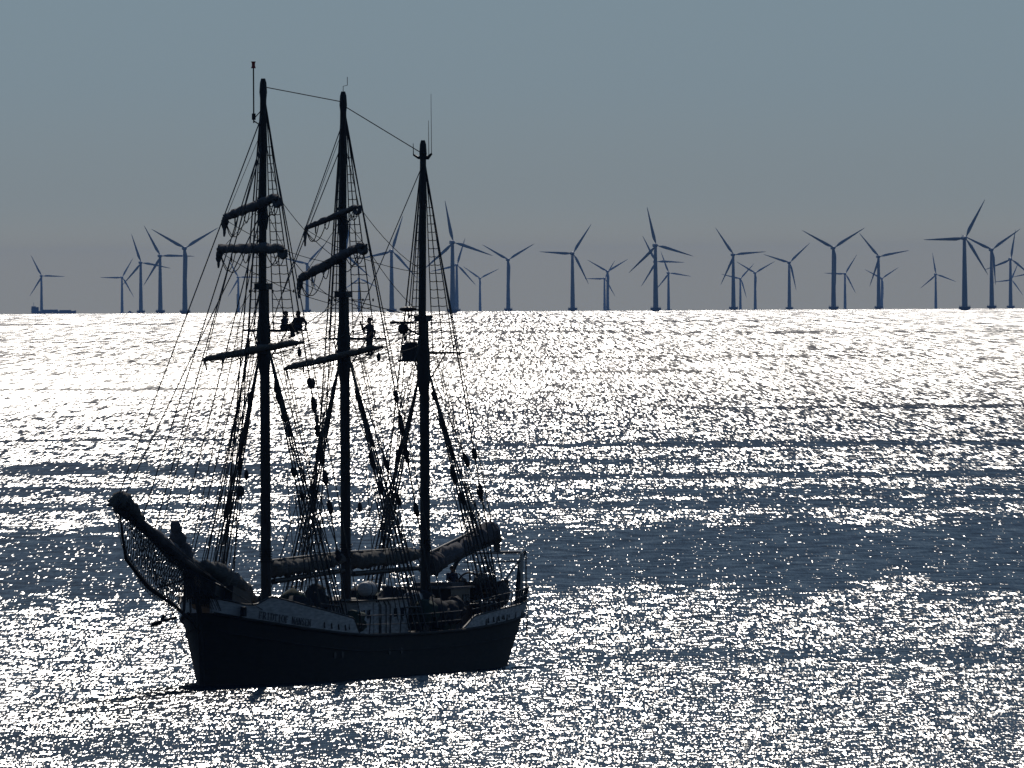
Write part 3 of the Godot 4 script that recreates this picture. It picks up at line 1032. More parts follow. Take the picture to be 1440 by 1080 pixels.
func build_yards() -> void:
	var index := 0
	for y in yards:
		index += 1
		var spar := Shape.new()
		var fat := 0.14 if y[2] > 9.0 else 0.1
		spar.tube([yard_end(y, -1.0), yard_end(y, -0.6), yard_end(y, 0.0), yard_end(y, 0.6), yard_end(y, 1.0)], [fat * 0.5, fat * 0.85, fat * 1.15, fat * 0.85, fat * 0.5], 9)
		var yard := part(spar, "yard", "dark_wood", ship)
		var up := Vector3(0, y[4] * 0.45, 0)
		var r: float = y[4]
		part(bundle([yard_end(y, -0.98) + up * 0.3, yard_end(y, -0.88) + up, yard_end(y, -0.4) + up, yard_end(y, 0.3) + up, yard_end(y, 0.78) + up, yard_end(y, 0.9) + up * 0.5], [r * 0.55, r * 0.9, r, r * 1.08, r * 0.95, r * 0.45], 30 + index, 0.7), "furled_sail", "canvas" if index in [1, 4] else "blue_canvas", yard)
		var sling := Shape.new()
		sling.tube([Vector3(y[0], y[1] + 0.1, 0), yard_end(y, 0.0)], 0.1, 7)
		sling.tube([Vector3(y[0], y[1] + 0.9, 0), yard_end(y, 0.0)], 0.04, 5)
		part(sling, "truss", "iron", yard)
		if y[5] > 0.0:
			var clew := bundle([yard_end(y, -0.95), yard_end(y, -0.99) - Vector3(0, 0.35, 0), yard_end(y, -1.0) - Vector3(0, 0.8, 0)], [r * 0.75, r * 0.5, 0.04], 60 + index)
			part(clew, "clew", "blue_canvas", yard)
			clew = bundle([yard_end(y, 0.8), yard_end(y, 0.86) - Vector3(0, 0.28, 0), yard_end(y, 0.96) - Vector3(0, 0.32, 0), yard_end(y, 0.99) + Vector3(0, 0.05, 0)], [r * 0.7, r * 0.6, 0.12, 0.06], 70 + index)
			part(clew, "clew", "blue_canvas", yard)
		for hangs in [[-0.94, -0.5, 1.1], [-0.94, -0.22, 1.2], [-0.62, -0.6, 0.55], [-0.3, -0.1, 0.6], [0.15, 0.75, 0.9], [0.4, 0.85, 0.7], [0.62, 0.95, 0.8]]:
			if y[5] > 0.0 or hangs[2] < 0.75:
				part(hang(yard_end(y, hangs[0]) - up, yard_end(y, hangs[1]) - up, hangs[2] * (0.75 if y[5] > 0.3 else 0.6), 0.024, 8), "buntline", "rope", yard)
		if y[2] > 9.0:
			for s in [-1.0, 1.0]:
				part(hang(yard_end(y, 0.06 * s), yard_end(y, 0.93 * s), 0.32, 0.024, 12), "foot_rope", "rope", yard)
			var block := Shape.new()
			block.ball(yard_end(y, 0.92) - Vector3(0, 0.45, 0), Vector3(0.11, 0.22, 0.11), 6, 8)
			block.tube([yard_end(y, 0.92), yard_end(y, 0.92) - Vector3(0, 0.4, 0)], 0.02, 5)
			part(block, "block", "dark_wood", yard)
			block = Shape.new()
			block.tube([yard_end(y, -0.97), yard_end(y, -0.93) - Vector3(0, 0.5, 0)], [0.05, 0.035], 5)
			part(block, "block", "dark_wood", yard)
		# lifts from the mast and braces to the mast behind
		var high: float = y[1] + (3.6 if y[2] > 9.0 else 4.3 if index in [3, 6] else 2.2)
		for s in [-1.0, 1.0]:
			var lift := Shape.new()
			lift.tube([yard_end(y, 0.96 * s), Vector3(y[0] + 0.15, minf(high, 26.0), 0)], 0.018, 4)
			part(lift, "lift", "rope", yard)
			var behind := main if y[0] > 5.0 else mizzen
			part(hang(yard_end(y, 0.97 * s), Vector3(behind + 0.3, y[1] - (2.6 if y[2] < 9.0 else -0.8), s * -0.2), 0.35, 0.017, 8), "brace", "rope", yard)


# ------------------------------------------------------------------ booms and gaffs
func build_booms() -> void:
	for b in [[9.7, 4.82, 0.75, 5.05, 5.2, 5.55, 41], [-0.75, 4.95, -9.45, 4.95, 5.4, 5.55, 42]]:
		var boom := Shape.new()
		boom.tube([Vector3(b[0], b[1] - 0.15, -0.05), Vector3(b[2], b[3] - 0.05, -0.15)], [0.13, 0.11], 9)
		var o := part(boom, "boom", "dark_wood", ship)
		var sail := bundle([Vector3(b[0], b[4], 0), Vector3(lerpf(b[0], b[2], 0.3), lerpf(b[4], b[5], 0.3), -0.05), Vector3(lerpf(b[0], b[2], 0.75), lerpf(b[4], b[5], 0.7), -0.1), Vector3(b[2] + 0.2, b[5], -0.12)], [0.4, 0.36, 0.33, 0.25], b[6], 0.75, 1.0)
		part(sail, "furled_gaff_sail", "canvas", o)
		var gaff := Shape.new()
		gaff.tube([Vector3(b[0], b[4] + 0.42, 0.1), Vector3(b[2] + 0.6, b[5] + 0.28, 0.05)], [0.1, 0.08], 8)
		part(gaff, "gaff", "dark_wood", o)
		for k in 4:
			var lazy := Shape.new()
			var f: float = lerpf(b[0], b[2], 0.3 + 0.2 * k)
			lazy.tube([Vector3(f, 4.9, -0.1), Vector3(lerpf(f, b[0], 0.5), 10.0, -0.25)], 0.018, 4)
			part(lazy, "lazy_jack", "rope", o)
	var boom := Shape.new()
	boom.tube([Vector3(-11.2, 4.75, 0), Vector3(-19.9, 5.95, -0.05)], [0.14, 0.11], 9)
	var o := part(boom, "boom", "dark_wood", ship)
	part(bundle([Vector3(-11.0, 4.9, 0), Vector3(-12.2, 5.2, 0), Vector3(-16.0, 5.85, 0), Vector3(-18.8, 6.4, 0), Vector3(-19.9, 6.5, 0)], [0.55, 0.5, 0.42, 0.5, 0.42], 43, 0.8, 1.0), "furled_gaff_sail", "blue_canvas", o)
	var gaff := Shape.new()
	gaff.tube([Vector3(-11.0, 5.5, 0.1), Vector3(-18.9, 6.75, 0.05)], [0.1, 0.07], 8)
	part(gaff, "gaff", "dark_wood", o)
	part(bundle([Vector3(-19.3, 6.6, -0.1), Vector3(-20.0, 6.1, -0.15), Vector3(-20.2, 5.4, -0.15)], [0.35, 0.32, 0.1], 44), "furled_gaff_sail", "canvas", o)


# ------------------------------------------------------------------ rigging
func rope(a: Vector3, b: Vector3, r: float, called: String, look: String, parent: Node3D) -> void:
	var s := Shape.new()
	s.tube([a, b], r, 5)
	part(s, called, look, parent)


func wrinkle(a: Vector3, b: Vector3, low: float, high: float, parent: Node3D, r := 0.135) -> void:
	var t0 := inverse_lerp(a.y, b.y, high)
	var t1 := inverse_lerp(a.y, b.y, low)
	var p := a.lerp(b, t0)
	var q := a.lerp(b, t1)
	part(bundle([p, p.lerp(q, 0.3), p.lerp(q, 0.75), q], [r * 0.35, r, r * 0.95, r * 0.4], int(high * 31.0) + int(a.x * 7.0), 0.3, 1.0), "baggywrinkle", "rope", parent)


func ladder(lines: Array, low: float, high: float, gap: float, parent: Node3D) -> void:
	var s := Shape.new()
	var h := low
	while h < high:
		var line := []
		for l in lines:
			line.append(l[0].lerp(l[1], clampf(inverse_lerp(l[0].y, l[1].y, h), 0.0, 1.0)))
		var sagged := [line[0]]
		for k in line.size() - 1:
			sagged.append(line[k].lerp(line[k + 1], 0.5) - Vector3(0, 0.03, 0))
			sagged.append(line[k + 1])
		s.tube(sagged, 0.024, 3)
		h += gap
	part(s, "ratlines", "rope", parent).set_meta("kind", "stuff")


func build_rigging() -> void:
	var masts := []
	for o in ship.get_children():
		if o.name.begins_with("mast"):
			masts.append(o)
	var data := [[fore, 16.0, 27.4, 2.6], [main, 15.55, 26.9, 2.0], [mizzen, 14.8, 24.6, 2.1]]
	var back := [[2.3, 3.9], [3.4, 4.6], [1.6, 2.7]]
	for k in 3:
		var x: float = data[k][0]
		var hounds: float = data[k][1]
		var high: float = data[k][2]
		var foot: float = data[k][3]
		var mast: Node3D = masts[k]
		for sg in [-1.0, 1.0]:
			# topmast shrouds down to the crosstrees
			var lines := []
			for j in 3:
				var s := 0.34 + 0.42 * j
				var end := Vector3(x - 0.84 * s, hounds + 0.5, sg * s)
				var begin := Vector3(x - 0.02, high, sg * 0.09)
				lines.append([begin, end])
				rope(begin, end, 0.027 if j < 2 else 0.03, "topmast_shroud", "wire", mast)
				var dead := Shape.new()
				dead.ball(end + Vector3(0, 0.35, 0), Vector3(0.05, 0.1, 0.05), 4, 6)
				dead.ball(end + Vector3(0, 1.3, 0).lerp(begin - end, 0.06), Vector3(0.045, 0.08, 0.045), 4, 6)
				part(dead, "deadeye", "dark_wood", mast)
			ladder(lines, hounds + 1.2, high - 2.0, 0.4, mast)
			# lower shrouds
			lines = []
			for j in 4:
				var f := x + 0.4 - 0.75 * j
				var end := side(f, deck_edge(f) + 0.15, sg, 0.08)
				var begin := Vector3(x, hounds - 0.2, sg * 0.18)
				lines.append([begin, end])
				rope(begin, end, 0.042, "shroud", "wire", mast)
				var dead := Shape.new()
				var p := begin.lerp(end, 0.925)
				dead.ball(p, Vector3(0.06, 0.09, 0.06), 5, 7)
				dead.ball(begin.lerp(end, 0.985), Vector3(0.06, 0.09, 0.06), 5, 7)
				dead.tube([p + Vector3(0.05, 0, 0), begin.lerp(end, 0.985) + Vector3(0.05, 0, 0)], 0.03, 4)
				part(dead, "deadeye", "dark_wood", mast)
			ladder(lines, foot + 1.8, hounds - 1.2, 0.42, mast)
			var stave := Shape.new()
			stave.tube([lines[0][0].lerp(lines[0][1], 0.915), lines[3][0].lerp(lines[3][1], 0.915)], 0.05, 6)
			part(stave, "sheer_pole", "dark_wood", mast)
			# running lines beside the shrouds
			for j in 3:
				rope(Vector3(x - 0.3, hounds + 0.4 - j * 0.8, sg * (0.5 + 0.3 * j)), side(x - 0.8 - 0.6 * j, deck_edge(x) + 0.7, sg, -0.2), 0.024, "halyard", "rope", mast)
			# backstays over the crosstree ends
			for j in 2:
				var f: float = x - back[k][j]
				var end := side(f, deck_edge(f) + 0.2, sg, 0.05)
				var begin := Vector3(x, high - 0.4 * j - 0.1, sg * 0.1)
				rope(begin, end, 0.037 if j == 0 else 0.028, "backstay", "wire", mast)
				if sg < 0.0 and j == 0 and k == 0:
					for w in [[14.3, 13.8], [13.4, 12.6], [12.1, 11.5], [11.1, 10.2], [9.9, 9.2], [8.5, 7.8], [6.2, 5.6]]:
						wrinkle(begin, end, w[1], w[0], mast, 0.15)
				if sg < 0.0 and j == 0 and k == 1:
					for w in [[13.6, 13.0], [12.5, 11.5], [11.0, 10.0], [8.2, 7.5]]:
						wrinkle(begin, end, w[1], w[0], mast, 0.15)
				if sg < 0.0 and j == 0 and k == 2:
					for w in [[10.7, 10.1], [9.0, 8.3]]:
						wrinkle(begin, end, w[1], w[0], mast, 0.14)
			# chafing gear
			var set_ := [[[[14.2, 13.0], [12.7, 12.2], [12.1, 11.5], [10.1, 9.6], [8.9, 8.5]], [[13.7, 13.0], [11.4, 10.6], [10.5, 9.9], [8.6, 7.6]]], [[[13.7, 13.0], [13.2, 12.2], [11.7, 10.9], [10.7, 9.8], [9.3, 8.6]], [[11.4, 10.3], [9.2, 8.6]]], [[[13.5, 13.0], [12.3, 11.4], [10.8, 10.1], [9.9, 8.9], [8.6, 7.9]], [[10.9, 10.0], [8.0, 7.4]]]]
			var which := 0
			for w in set_[k][0 if sg < 0.0 else 1]:
				var l: Array = lines[which % 3]
				wrinkle(l[0], l[1], w[1], w[0], mast)
				which += 1
	# stays along the ship
	var fm: Node3D = masts[0]
	for l in [[10.6, 26.7, 28.9, 9.0], [10.6, 25.5, 26.0, 7.9], [10.6, 25.3, 24.6, 7.2], [10.65, 22.2, 28.4, 8.8], [10.65, 22.3, 21.7, 6.6], [10.7, 18.9, 20.0, 5.7], [10.7, 16.3, 18.7, 5.3]]:
		rope(Vector3(l[0], l[1], 0.0), Vector3(l[2], l[3], 0.0), 0.03, "jib_stay", "wire", fm)
	for l in [[10.6, 24.8, 23.0, 6.9], [10.6, 21.0, 19.6, 5.2], [10.6, 18.0, 17.6, 4.6]]:
		rope(Vector3(l[0], l[1], 0.25), Vector3(l[2], l[3], 0.4), 0.024, "jib_halyard", "rope", fm)
	for k in 6:
		rope(Vector3(10.9, 17.0 - k * 0.3, 0.6), Vector3(12.4 + k * 0.35, 4.0, 1.6 + 0.12 * k), 0.024, "jib_halyard", "rope", fm)
	rope(Vector3(10.3, 28.0, 0), Vector3(0.15, 27.4, 0), 0.025, "triatic_stay", "wire", fm)
	var mm: Node3D = masts[1]
	rope(Vector3(-0.1, 27.2, 0), Vector3(-10.55, 25.0, 0), 0.025, "triatic_stay", "wire", mm)
	rope(Vector3(0.15, 26.4, 0), Vector3(10.2, 16.2, 0), 0.025, "topmast_stay", "wire", mm)
	rope(Vector3(0.15, 25.0, 0.2), Vector3(7.2, 18.4, 0.3), 0.025, "topmast_stay", "wire", mm)
	rope(Vector3(0.2, 18.0, 0), Vector3(10.0, 15.6, 0), 0.025, "springstay", "wire", mm)
	rope(Vector3(0.2, 15.5, 0), Vector3(9.8, 4.4, 0), 0.025, "mainstay", "wire", mm)
	var zm: Node3D = masts[2]
	rope(Vector3(-10.5, 24.4, 0), Vector3(-0.3, 15.9, 0), 0.025, "topmast_stay", "wire", zm)
	rope(Vector3(-10.5, 17.0, 0), Vector3(0.0, 18.0, 0), 0.025, "springstay", "wire", zm)
	rope(Vector3(-10.5, 16.6, 0.1), Vector3(-0.2, 14.5, 0.2), 0.025, "springstay", "wire", zm)
	rope(Vector3(-10.5, 16.4, 0), Vector3(-0.5, 4.6, 0), 0.025, "mizzenstay", "wire", zm)
	for s in [-0.35, 0.35]:
		rope(Vector3(-10.9, 14.2, s), Vector3(-19.6, 6.5, s * 0.6), 0.025, "topping_lift", "rope", zm)
		rope(Vector3(0.0, 14.9, s), Vector3(-9.3, 5.2, s * 0.6), 0.025, "topping_lift", "rope", mm)
		rope(Vector3(fore - 0.1, 15.4, s), Vector3(0.9, 5.2, s * 0.6), 0.025, "topping_lift", "rope", fm)
	for w in [[10.4, 9.7], [8.6, 8.0]]:
		wrinkle(Vector3(-10.9, 14.2, -0.35), Vector3(-19.6, 6.5, -0.2), w[1], w[0], zm)
		wrinkle(Vector3(0.0, 14.9, -0.35), Vector3(-9.3, 5.2, -0.2), w[1], w[0], mm)
	# tackles and blocks near the deck
	for k in 5:
		rope(Vector3(-18.6 - 0.25 * k, 6.2, -0.3 + 0.15 * k), Vector3(-18.0 - 0.4 * k, 3.2, -0.9 + 0.4 * k), 0.016, "mainsheet", "rope", zm)
	for b in [[fore - 1.6, 12.3, -2.0], [fore - 2.4, 14.0, -1.5], [main - 1.9, 12.0, -2.1], [fore - 0.6, 9.7, 1.2], [main - 0.6, 8.0, -0.5]]:
		var s := Shape.new()
		s.ball(Vector3(b[0], b[1], b[2]), Vector3(0.12, 0.26, 0.12), 6, 8)
		part(s, "block", "dark_wood", fm if b[0] > 5.0 else mm)


# ------------------------------------------------------------------ stern
func build_stern() -> void:
	# davit frame over the taffrail
	var frame := Shape.new()
	var s := -2.0
	frame.tube([Vector3(-17.9, 3.0, s), Vector3(-18.1, 4.2, s), Vector3(-18.5, 5.1, s), Vector3(-19.1, 5.5, s)], 0.09, 8)
	frame.tube([Vector3(-18.0, 4.2, s), Vector3(-18.9, 5.3, s)], 0.04, 6)
	var davit := part(frame, "davit_frame", "iron", ship)
	var beam := Shape.new()
	beam.tube([Vector3(-18.3, 5.5, -2.1), Vector3(-19.6, 5.4, 1.3)], 0.07, 8)
	beam.tube([Vector3(-18.2, 5.05, -2.05), Vector3(-19.4, 4.95, 1.3)], 0.045, 6)
	part(beam, "davit_beam", "steel", davit)
	var arch := Shape.new()
	var line := []
	for k in 13:
		var t := PI * 0.5 * k / 12.0
		line.append(Vector3(-19.3 - 0.2 * sin(t), 3.9 + 1.45 * sin(t), 1.95 - 0.75 * (1.0 - cos(t))))
	arch.tube(line, 0.11, 8)
	part(arch, "davit_arch", "iron", davit)
	var post := Shape.new()
	post.tube([Vector3(-18.25, 2.9, -2.05), Vector3(-18.3, 5.45, -2.15)], [0.13, 0.1], 8)
	post.tube([Vector3(-18.3, 5.2, -2.1), Vector3(-18.3, 3.9, -1.1)], 0.045, 6)
	part(post, "davit_post", "steel", davit)
	for f in [-18.35, -18.5]:
		var fall := Shape.new()
		fall.tube([Vector3(f, 5.5, -2.3), Vector3(f, 1.2, -2.35)], 0.018, 5)
		part(fall, "boat_fall", "rope", davit)
	# wheel, binnacle, compass box, coils round the quarterdeck
	var wheel := Shape.new()
	var rim := []
	for k in 25:
		var t := TAU * k / 24.0
		rim.append(Vector3(-16.7, 3.9 + 0.62 * sin(t), 0.62 * cos(t)))
	wheel.tube(rim, 0.05, 6)
	for k in 8:
		var t := TAU * k / 8.0
		wheel.tube([Vector3(-16.7, 3.9, 0), Vector3(-16.7, 3.9 + 0.82 * sin(t), 0.82 * cos(t))], 0.03, 5)
	wheel.box(Vector3(-17.1, 3.2, 0), Vector3(0.7, 1.3, 0.7))
	part(wheel, "steering_wheel", "brown_varnish", ship)
	var platform := Shape.new()
	platform.box(Vector3(-15.3, 2.75, 0), Vector3(3.2, 0.6, 3.4))
	part(platform, "helm_platform", "dark_wood", ship)
	for g in [[-17.6, 3.7, -1.4, 0.42], [-16.8, 3.65, -1.7, 0.35], [-18.2, 3.8, -0.5, 0.5], [-18.0, 3.75, 0.9, 0.45], [-17.4, 4.1, -0.3, 0.4]]:
		var coil := bundle([Vector3(g[0] + 0.1, g[1] - 0.7, g[2]), Vector3(g[0], g[1], g[2]), Vector3(g[0] - 0.15, g[1] + g[3], g[2])], [g[3] * 0.8, g[3], 0.12], int(g[1] * 100.0))
		part(coil, "covered_gear", "canvas", ship)
	for k in 6:
		var oar := Shape.new()
		oar.tube([side(-14.6 - 0.55 * k, 2.85, -1.0, -0.15), side(-14.9 - 0.55 * k, 3.75, -1.0, -0.1)], 0.045, 5)
		part(oar, "belaying_post", "dark_wood", ship)


# ------------------------------------------------------------------ things aboard
func aboard(at: Vector3) -> Transform3D:
	return ship.transform * Transform3D(Basis.IDENTITY, at)


func build_loose_things() -> void:
	# two white life raft canisters on cradles
	for r in [[Vector3(0.9, 3.63, -1.45), "white domed life raft canister on the roof of the white deckhouse", 0.0], [Vector3(-5.0, 3.05, -1.5), "white domed life raft canister on the locker before the mizzen mast", 0.0]]:
		var o := thing("life_raft", r[1], "life raft", aboard(r[0]), "life raft canisters")
		var body := Shape.new()
		var rings := []
		for k in [[-0.62, 0.12], [-0.58, 0.3], [-0.4, 0.37], [-0.02, 0.38], [0.0, 0.4], [0.02, 0.38], [0.4, 0.37], [0.58, 0.3], [0.62, 0.12]]:
			var ring := PackedVector3Array()
			for q in 16:
				ring.append(Vector3(k[0], 0.48 + sin(TAU * q / 16.0) * k[1], cos(TAU * q / 16.0) * k[1]))
			rings.append(ring)
		body.loft(rings)
		part(body, "canister", "white_paint", o)
		var cradle := Shape.new()
		for f in [-0.35, 0.35]:
			cradle.box(Vector3(f, 0.09, 0), Vector3(0.08, 0.18, 0.7))
		part(cradle, "cradle", "iron", o)
		for f in [-0.3, 0.3]:
			var strap := Shape.new()
			strap.tube([Vector3(f - 0.03, 0.48, 0), Vector3(f + 0.03, 0.48, 0)], 0.385, 16)
			part(strap, "strap", "iron", o)
	# black anchor ball hoisted forward
	var ball := thing("anchor_ball", "black anchor ball hoisted on a line ahead of the foremast", "anchor ball", aboard(Vector3(13.2, 8.75, 0.2)))
	var b := Shape.new()
	b.ball(Vector3(0, 0.25, 0), Vector3(0.21, 0.27, 0.21), 10, 14)
	part(b, "ball", "iron", ball)
	b = Shape.new()
	b.tube([Vector3(0, 0.5, 0), Vector3(0.3, 9.5, 0.0)], 0.011, 4)
	b.tube([Vector3(0, 0.0, 0), Vector3(0.2, -4.2, 0.3)], 0.011, 4)
	part(b, "hoist_line", "rope", ball)
	# dinghy stowed across the quarterdeck
	var dinghy := thing("dinghy", "brown wooden dinghy stowed on the quarterdeck under the davit frame", "dinghy", aboard(Vector3(-17.3, 3.42, -0.2)))
	var hull := Shape.new()
	var rings := []
	for k in 13:
		var t := k / 12.0
		var w := 0.62 * pow(sin(PI * clampf(0.12 + t * 0.88, 0.0, 0.985)), 0.6)
		var lift := 0.22 * pow(absf(t - 0.45) * 2.0, 2.0)
		var ring := PackedVector3Array()
		for q in 9:
			var a := PI * q / 8.0
			ring.append(Vector3(cos(a) * w, 0.05 + lift + 0.5 * (1.0 - pow(sin(a), 0.7)), -1.5 + 3.0 * t))
		for q in 9:
			var a := PI * (8 - q) / 8.0
			ring.append(Vector3(cos(a) * w * 0.93, 0.1 + lift + 0.46 * (1.0 - pow(sin(a), 0.7)), -1.5 + 3.0 * t))
		rings.append(ring)
	hull.loft(rings)
	part(hull, "hull", "brown_varnish", dinghy)
	for z in [-0.6, 0.5]:
		var seat := Shape.new()
		seat.box(Vector3(0, 0.42, z), Vector3(1.0, 0.04, 0.25))
		part(seat, "thwart", "deck_wood", dinghy)
	for z in [-0.8, 0.8]:
		var chock := Shape.new()
		chock.box(Vector3(0, 0.02, z), Vector3(0.9, 0.16, 0.12))
		part(chock, "chock", "dark_wood", dinghy)

# ------------------------------------------------------------------ people
# Joints with radii joined by tapered bones into one skin (surface nets). Person's axes: z faces forward, x is the left hand.
func figure(bones: Array, cell: float) -> Shape:
	var lo := Vector3(1e9, 1e9, 1e9)
	var hi := -lo
	for b in bones:
		for e in [[b[0], b[1]], [b[2], b[3]]]:
			lo = lo.min(e[0] - Vector3.ONE * (e[1] + 2.5 * cell))
			hi = hi.max(e[0] + Vector3.ONE * (e[1] + 2.5 * cell))
	var nx := int((hi.x - lo.x) / cell) + 2
	var ny := int((hi.y - lo.y) / cell) + 2
	var nz := int((hi.z - lo.z) / cell) + 2
	var field := PackedFloat32Array()
	field.resize(nx * ny * nz)
	field.fill(1.0)
	var tint := PackedInt32Array()
	tint.resize(nx * ny * nz)
	var best := PackedFloat32Array()
	best.resize(nx * ny * nz)
	best.fill(9.0)
	for bi in bones.size():
		var b: Array = bones[bi]
		var a: Vector3 = b[0]
		var d: Vector3 = b[2] - a
		var dd := maxf(d.length_squared(), 1e-6)
		var reach := maxf(b[1], b[3]) + 3.0 * cell
		var p0: Vector3 = ((a.min(b[2]) - Vector3.ONE * reach - lo) / cell).max(Vector3.ZERO)
		var p1: Vector3 = ((a.max(b[2]) + Vector3.ONE * reach - lo) / cell)
		for z in range(int(p0.z), mini(int(p1.z) + 1, nz)):
			for y in range(int(p0.y), mini(int(p1.y) + 1, ny)):
				for x in range(int(p0.x), mini(int(p1.x) + 1, nx)):
					var p := lo + Vector3(x, y, z) * cell
					var t := clampf((p - a).dot(d) / dd, 0.0, 1.0)
					var dist: float = (p - a - d * t).length() - lerpf(b[1], b[3], t)
					var at := (z * ny + y) * nx + x
					if dist < best[at]:
						best[at] = dist
						tint[at] = bi
					var old := field[at]
					var blend: float = b[5]
					var h := clampf(0.5 + 0.5 * (old - dist) / blend, 0.0, 1.0)
					field[at] = lerpf(old, dist, h) - blend * h * (1.0 - h)
	var s := Shape.new()
	var index := {}
	var step := [1, nx, nx * ny]
	for z in nz - 1:
		for y in ny - 1:
			for x in nx - 1:
				var at := (z * ny + y) * nx + x
				var inside := 0
				for k in 8:
					if field[at + (k & 1) + ((k >> 1) & 1) * nx + (k >> 2) * nx * ny] < 0.0:
						inside += 1
				if inside == 0 or inside == 8:
					continue
				var sum := Vector3.ZERO
				var count := 0
				for e in [[0, 1], [2, 3], [4, 5], [6, 7], [0, 2], [1, 3], [4, 6], [5, 7], [0, 4], [1, 5], [2, 6], [3, 7]]:
					var fa := field[at + (e[0] & 1) + ((e[0] >> 1) & 1) * nx + (e[0] >> 2) * nx * ny]
					var fb := field[at + (e[1] & 1) + ((e[1] >> 1) & 1) * nx + (e[1] >> 2) * nx * ny]
					if (fa < 0.0) != (fb < 0.0):
						var t := fa / (fa - fb)
						sum += Vector3(e[0] & 1, (e[0] >> 1) & 1, e[0] >> 2).lerp(Vector3(e[1] & 1, (e[1] >> 1) & 1, e[1] >> 2), t)
						count += 1
				index[at] = s.v.size()
				s.v.append(lo + (Vector3(x, y, z) + sum / count) * cell)
				var g := Vector3(field[at + 1] - field[at], field[at + nx] - field[at], field[at + nx * ny] - field[at])
				s.n.append(g.normalized() if g.length_squared() > 1e-12 else Vector3.UP)
				var col: Color = bones[tint[at]][4]
				s.c.append(col)
	for at in index:
		for axis in 3:
			var fa: float = field[at]
			var fb: float = field[at + step[axis]]
			if (fa < 0.0) == (fb < 0.0):
				continue
			var u: int = step[(axis + 1) % 3]
			var w: int = step[(axis + 2) % 3]
			if not (index.has(at - u) and index.has(at - w) and index.has(at - u - w)):
				continue
			var q := [index[at], index[at - u], index[at - u - w], index[at - w]]
			var g := (s.v[q[1]] - s.v[q[0]]).cross(s.v[q[2]] - s.v[q[0]])
			if g.dot(s.n[q[0]] + s.n[q[2]]) > 0.0:
				s.i.append_array([q[0], q[2], q[1], q[0], q[3], q[2]])
			else:
				s.i.append_array([q[0], q[1], q[2], q[0], q[2], q[3]])
	return s


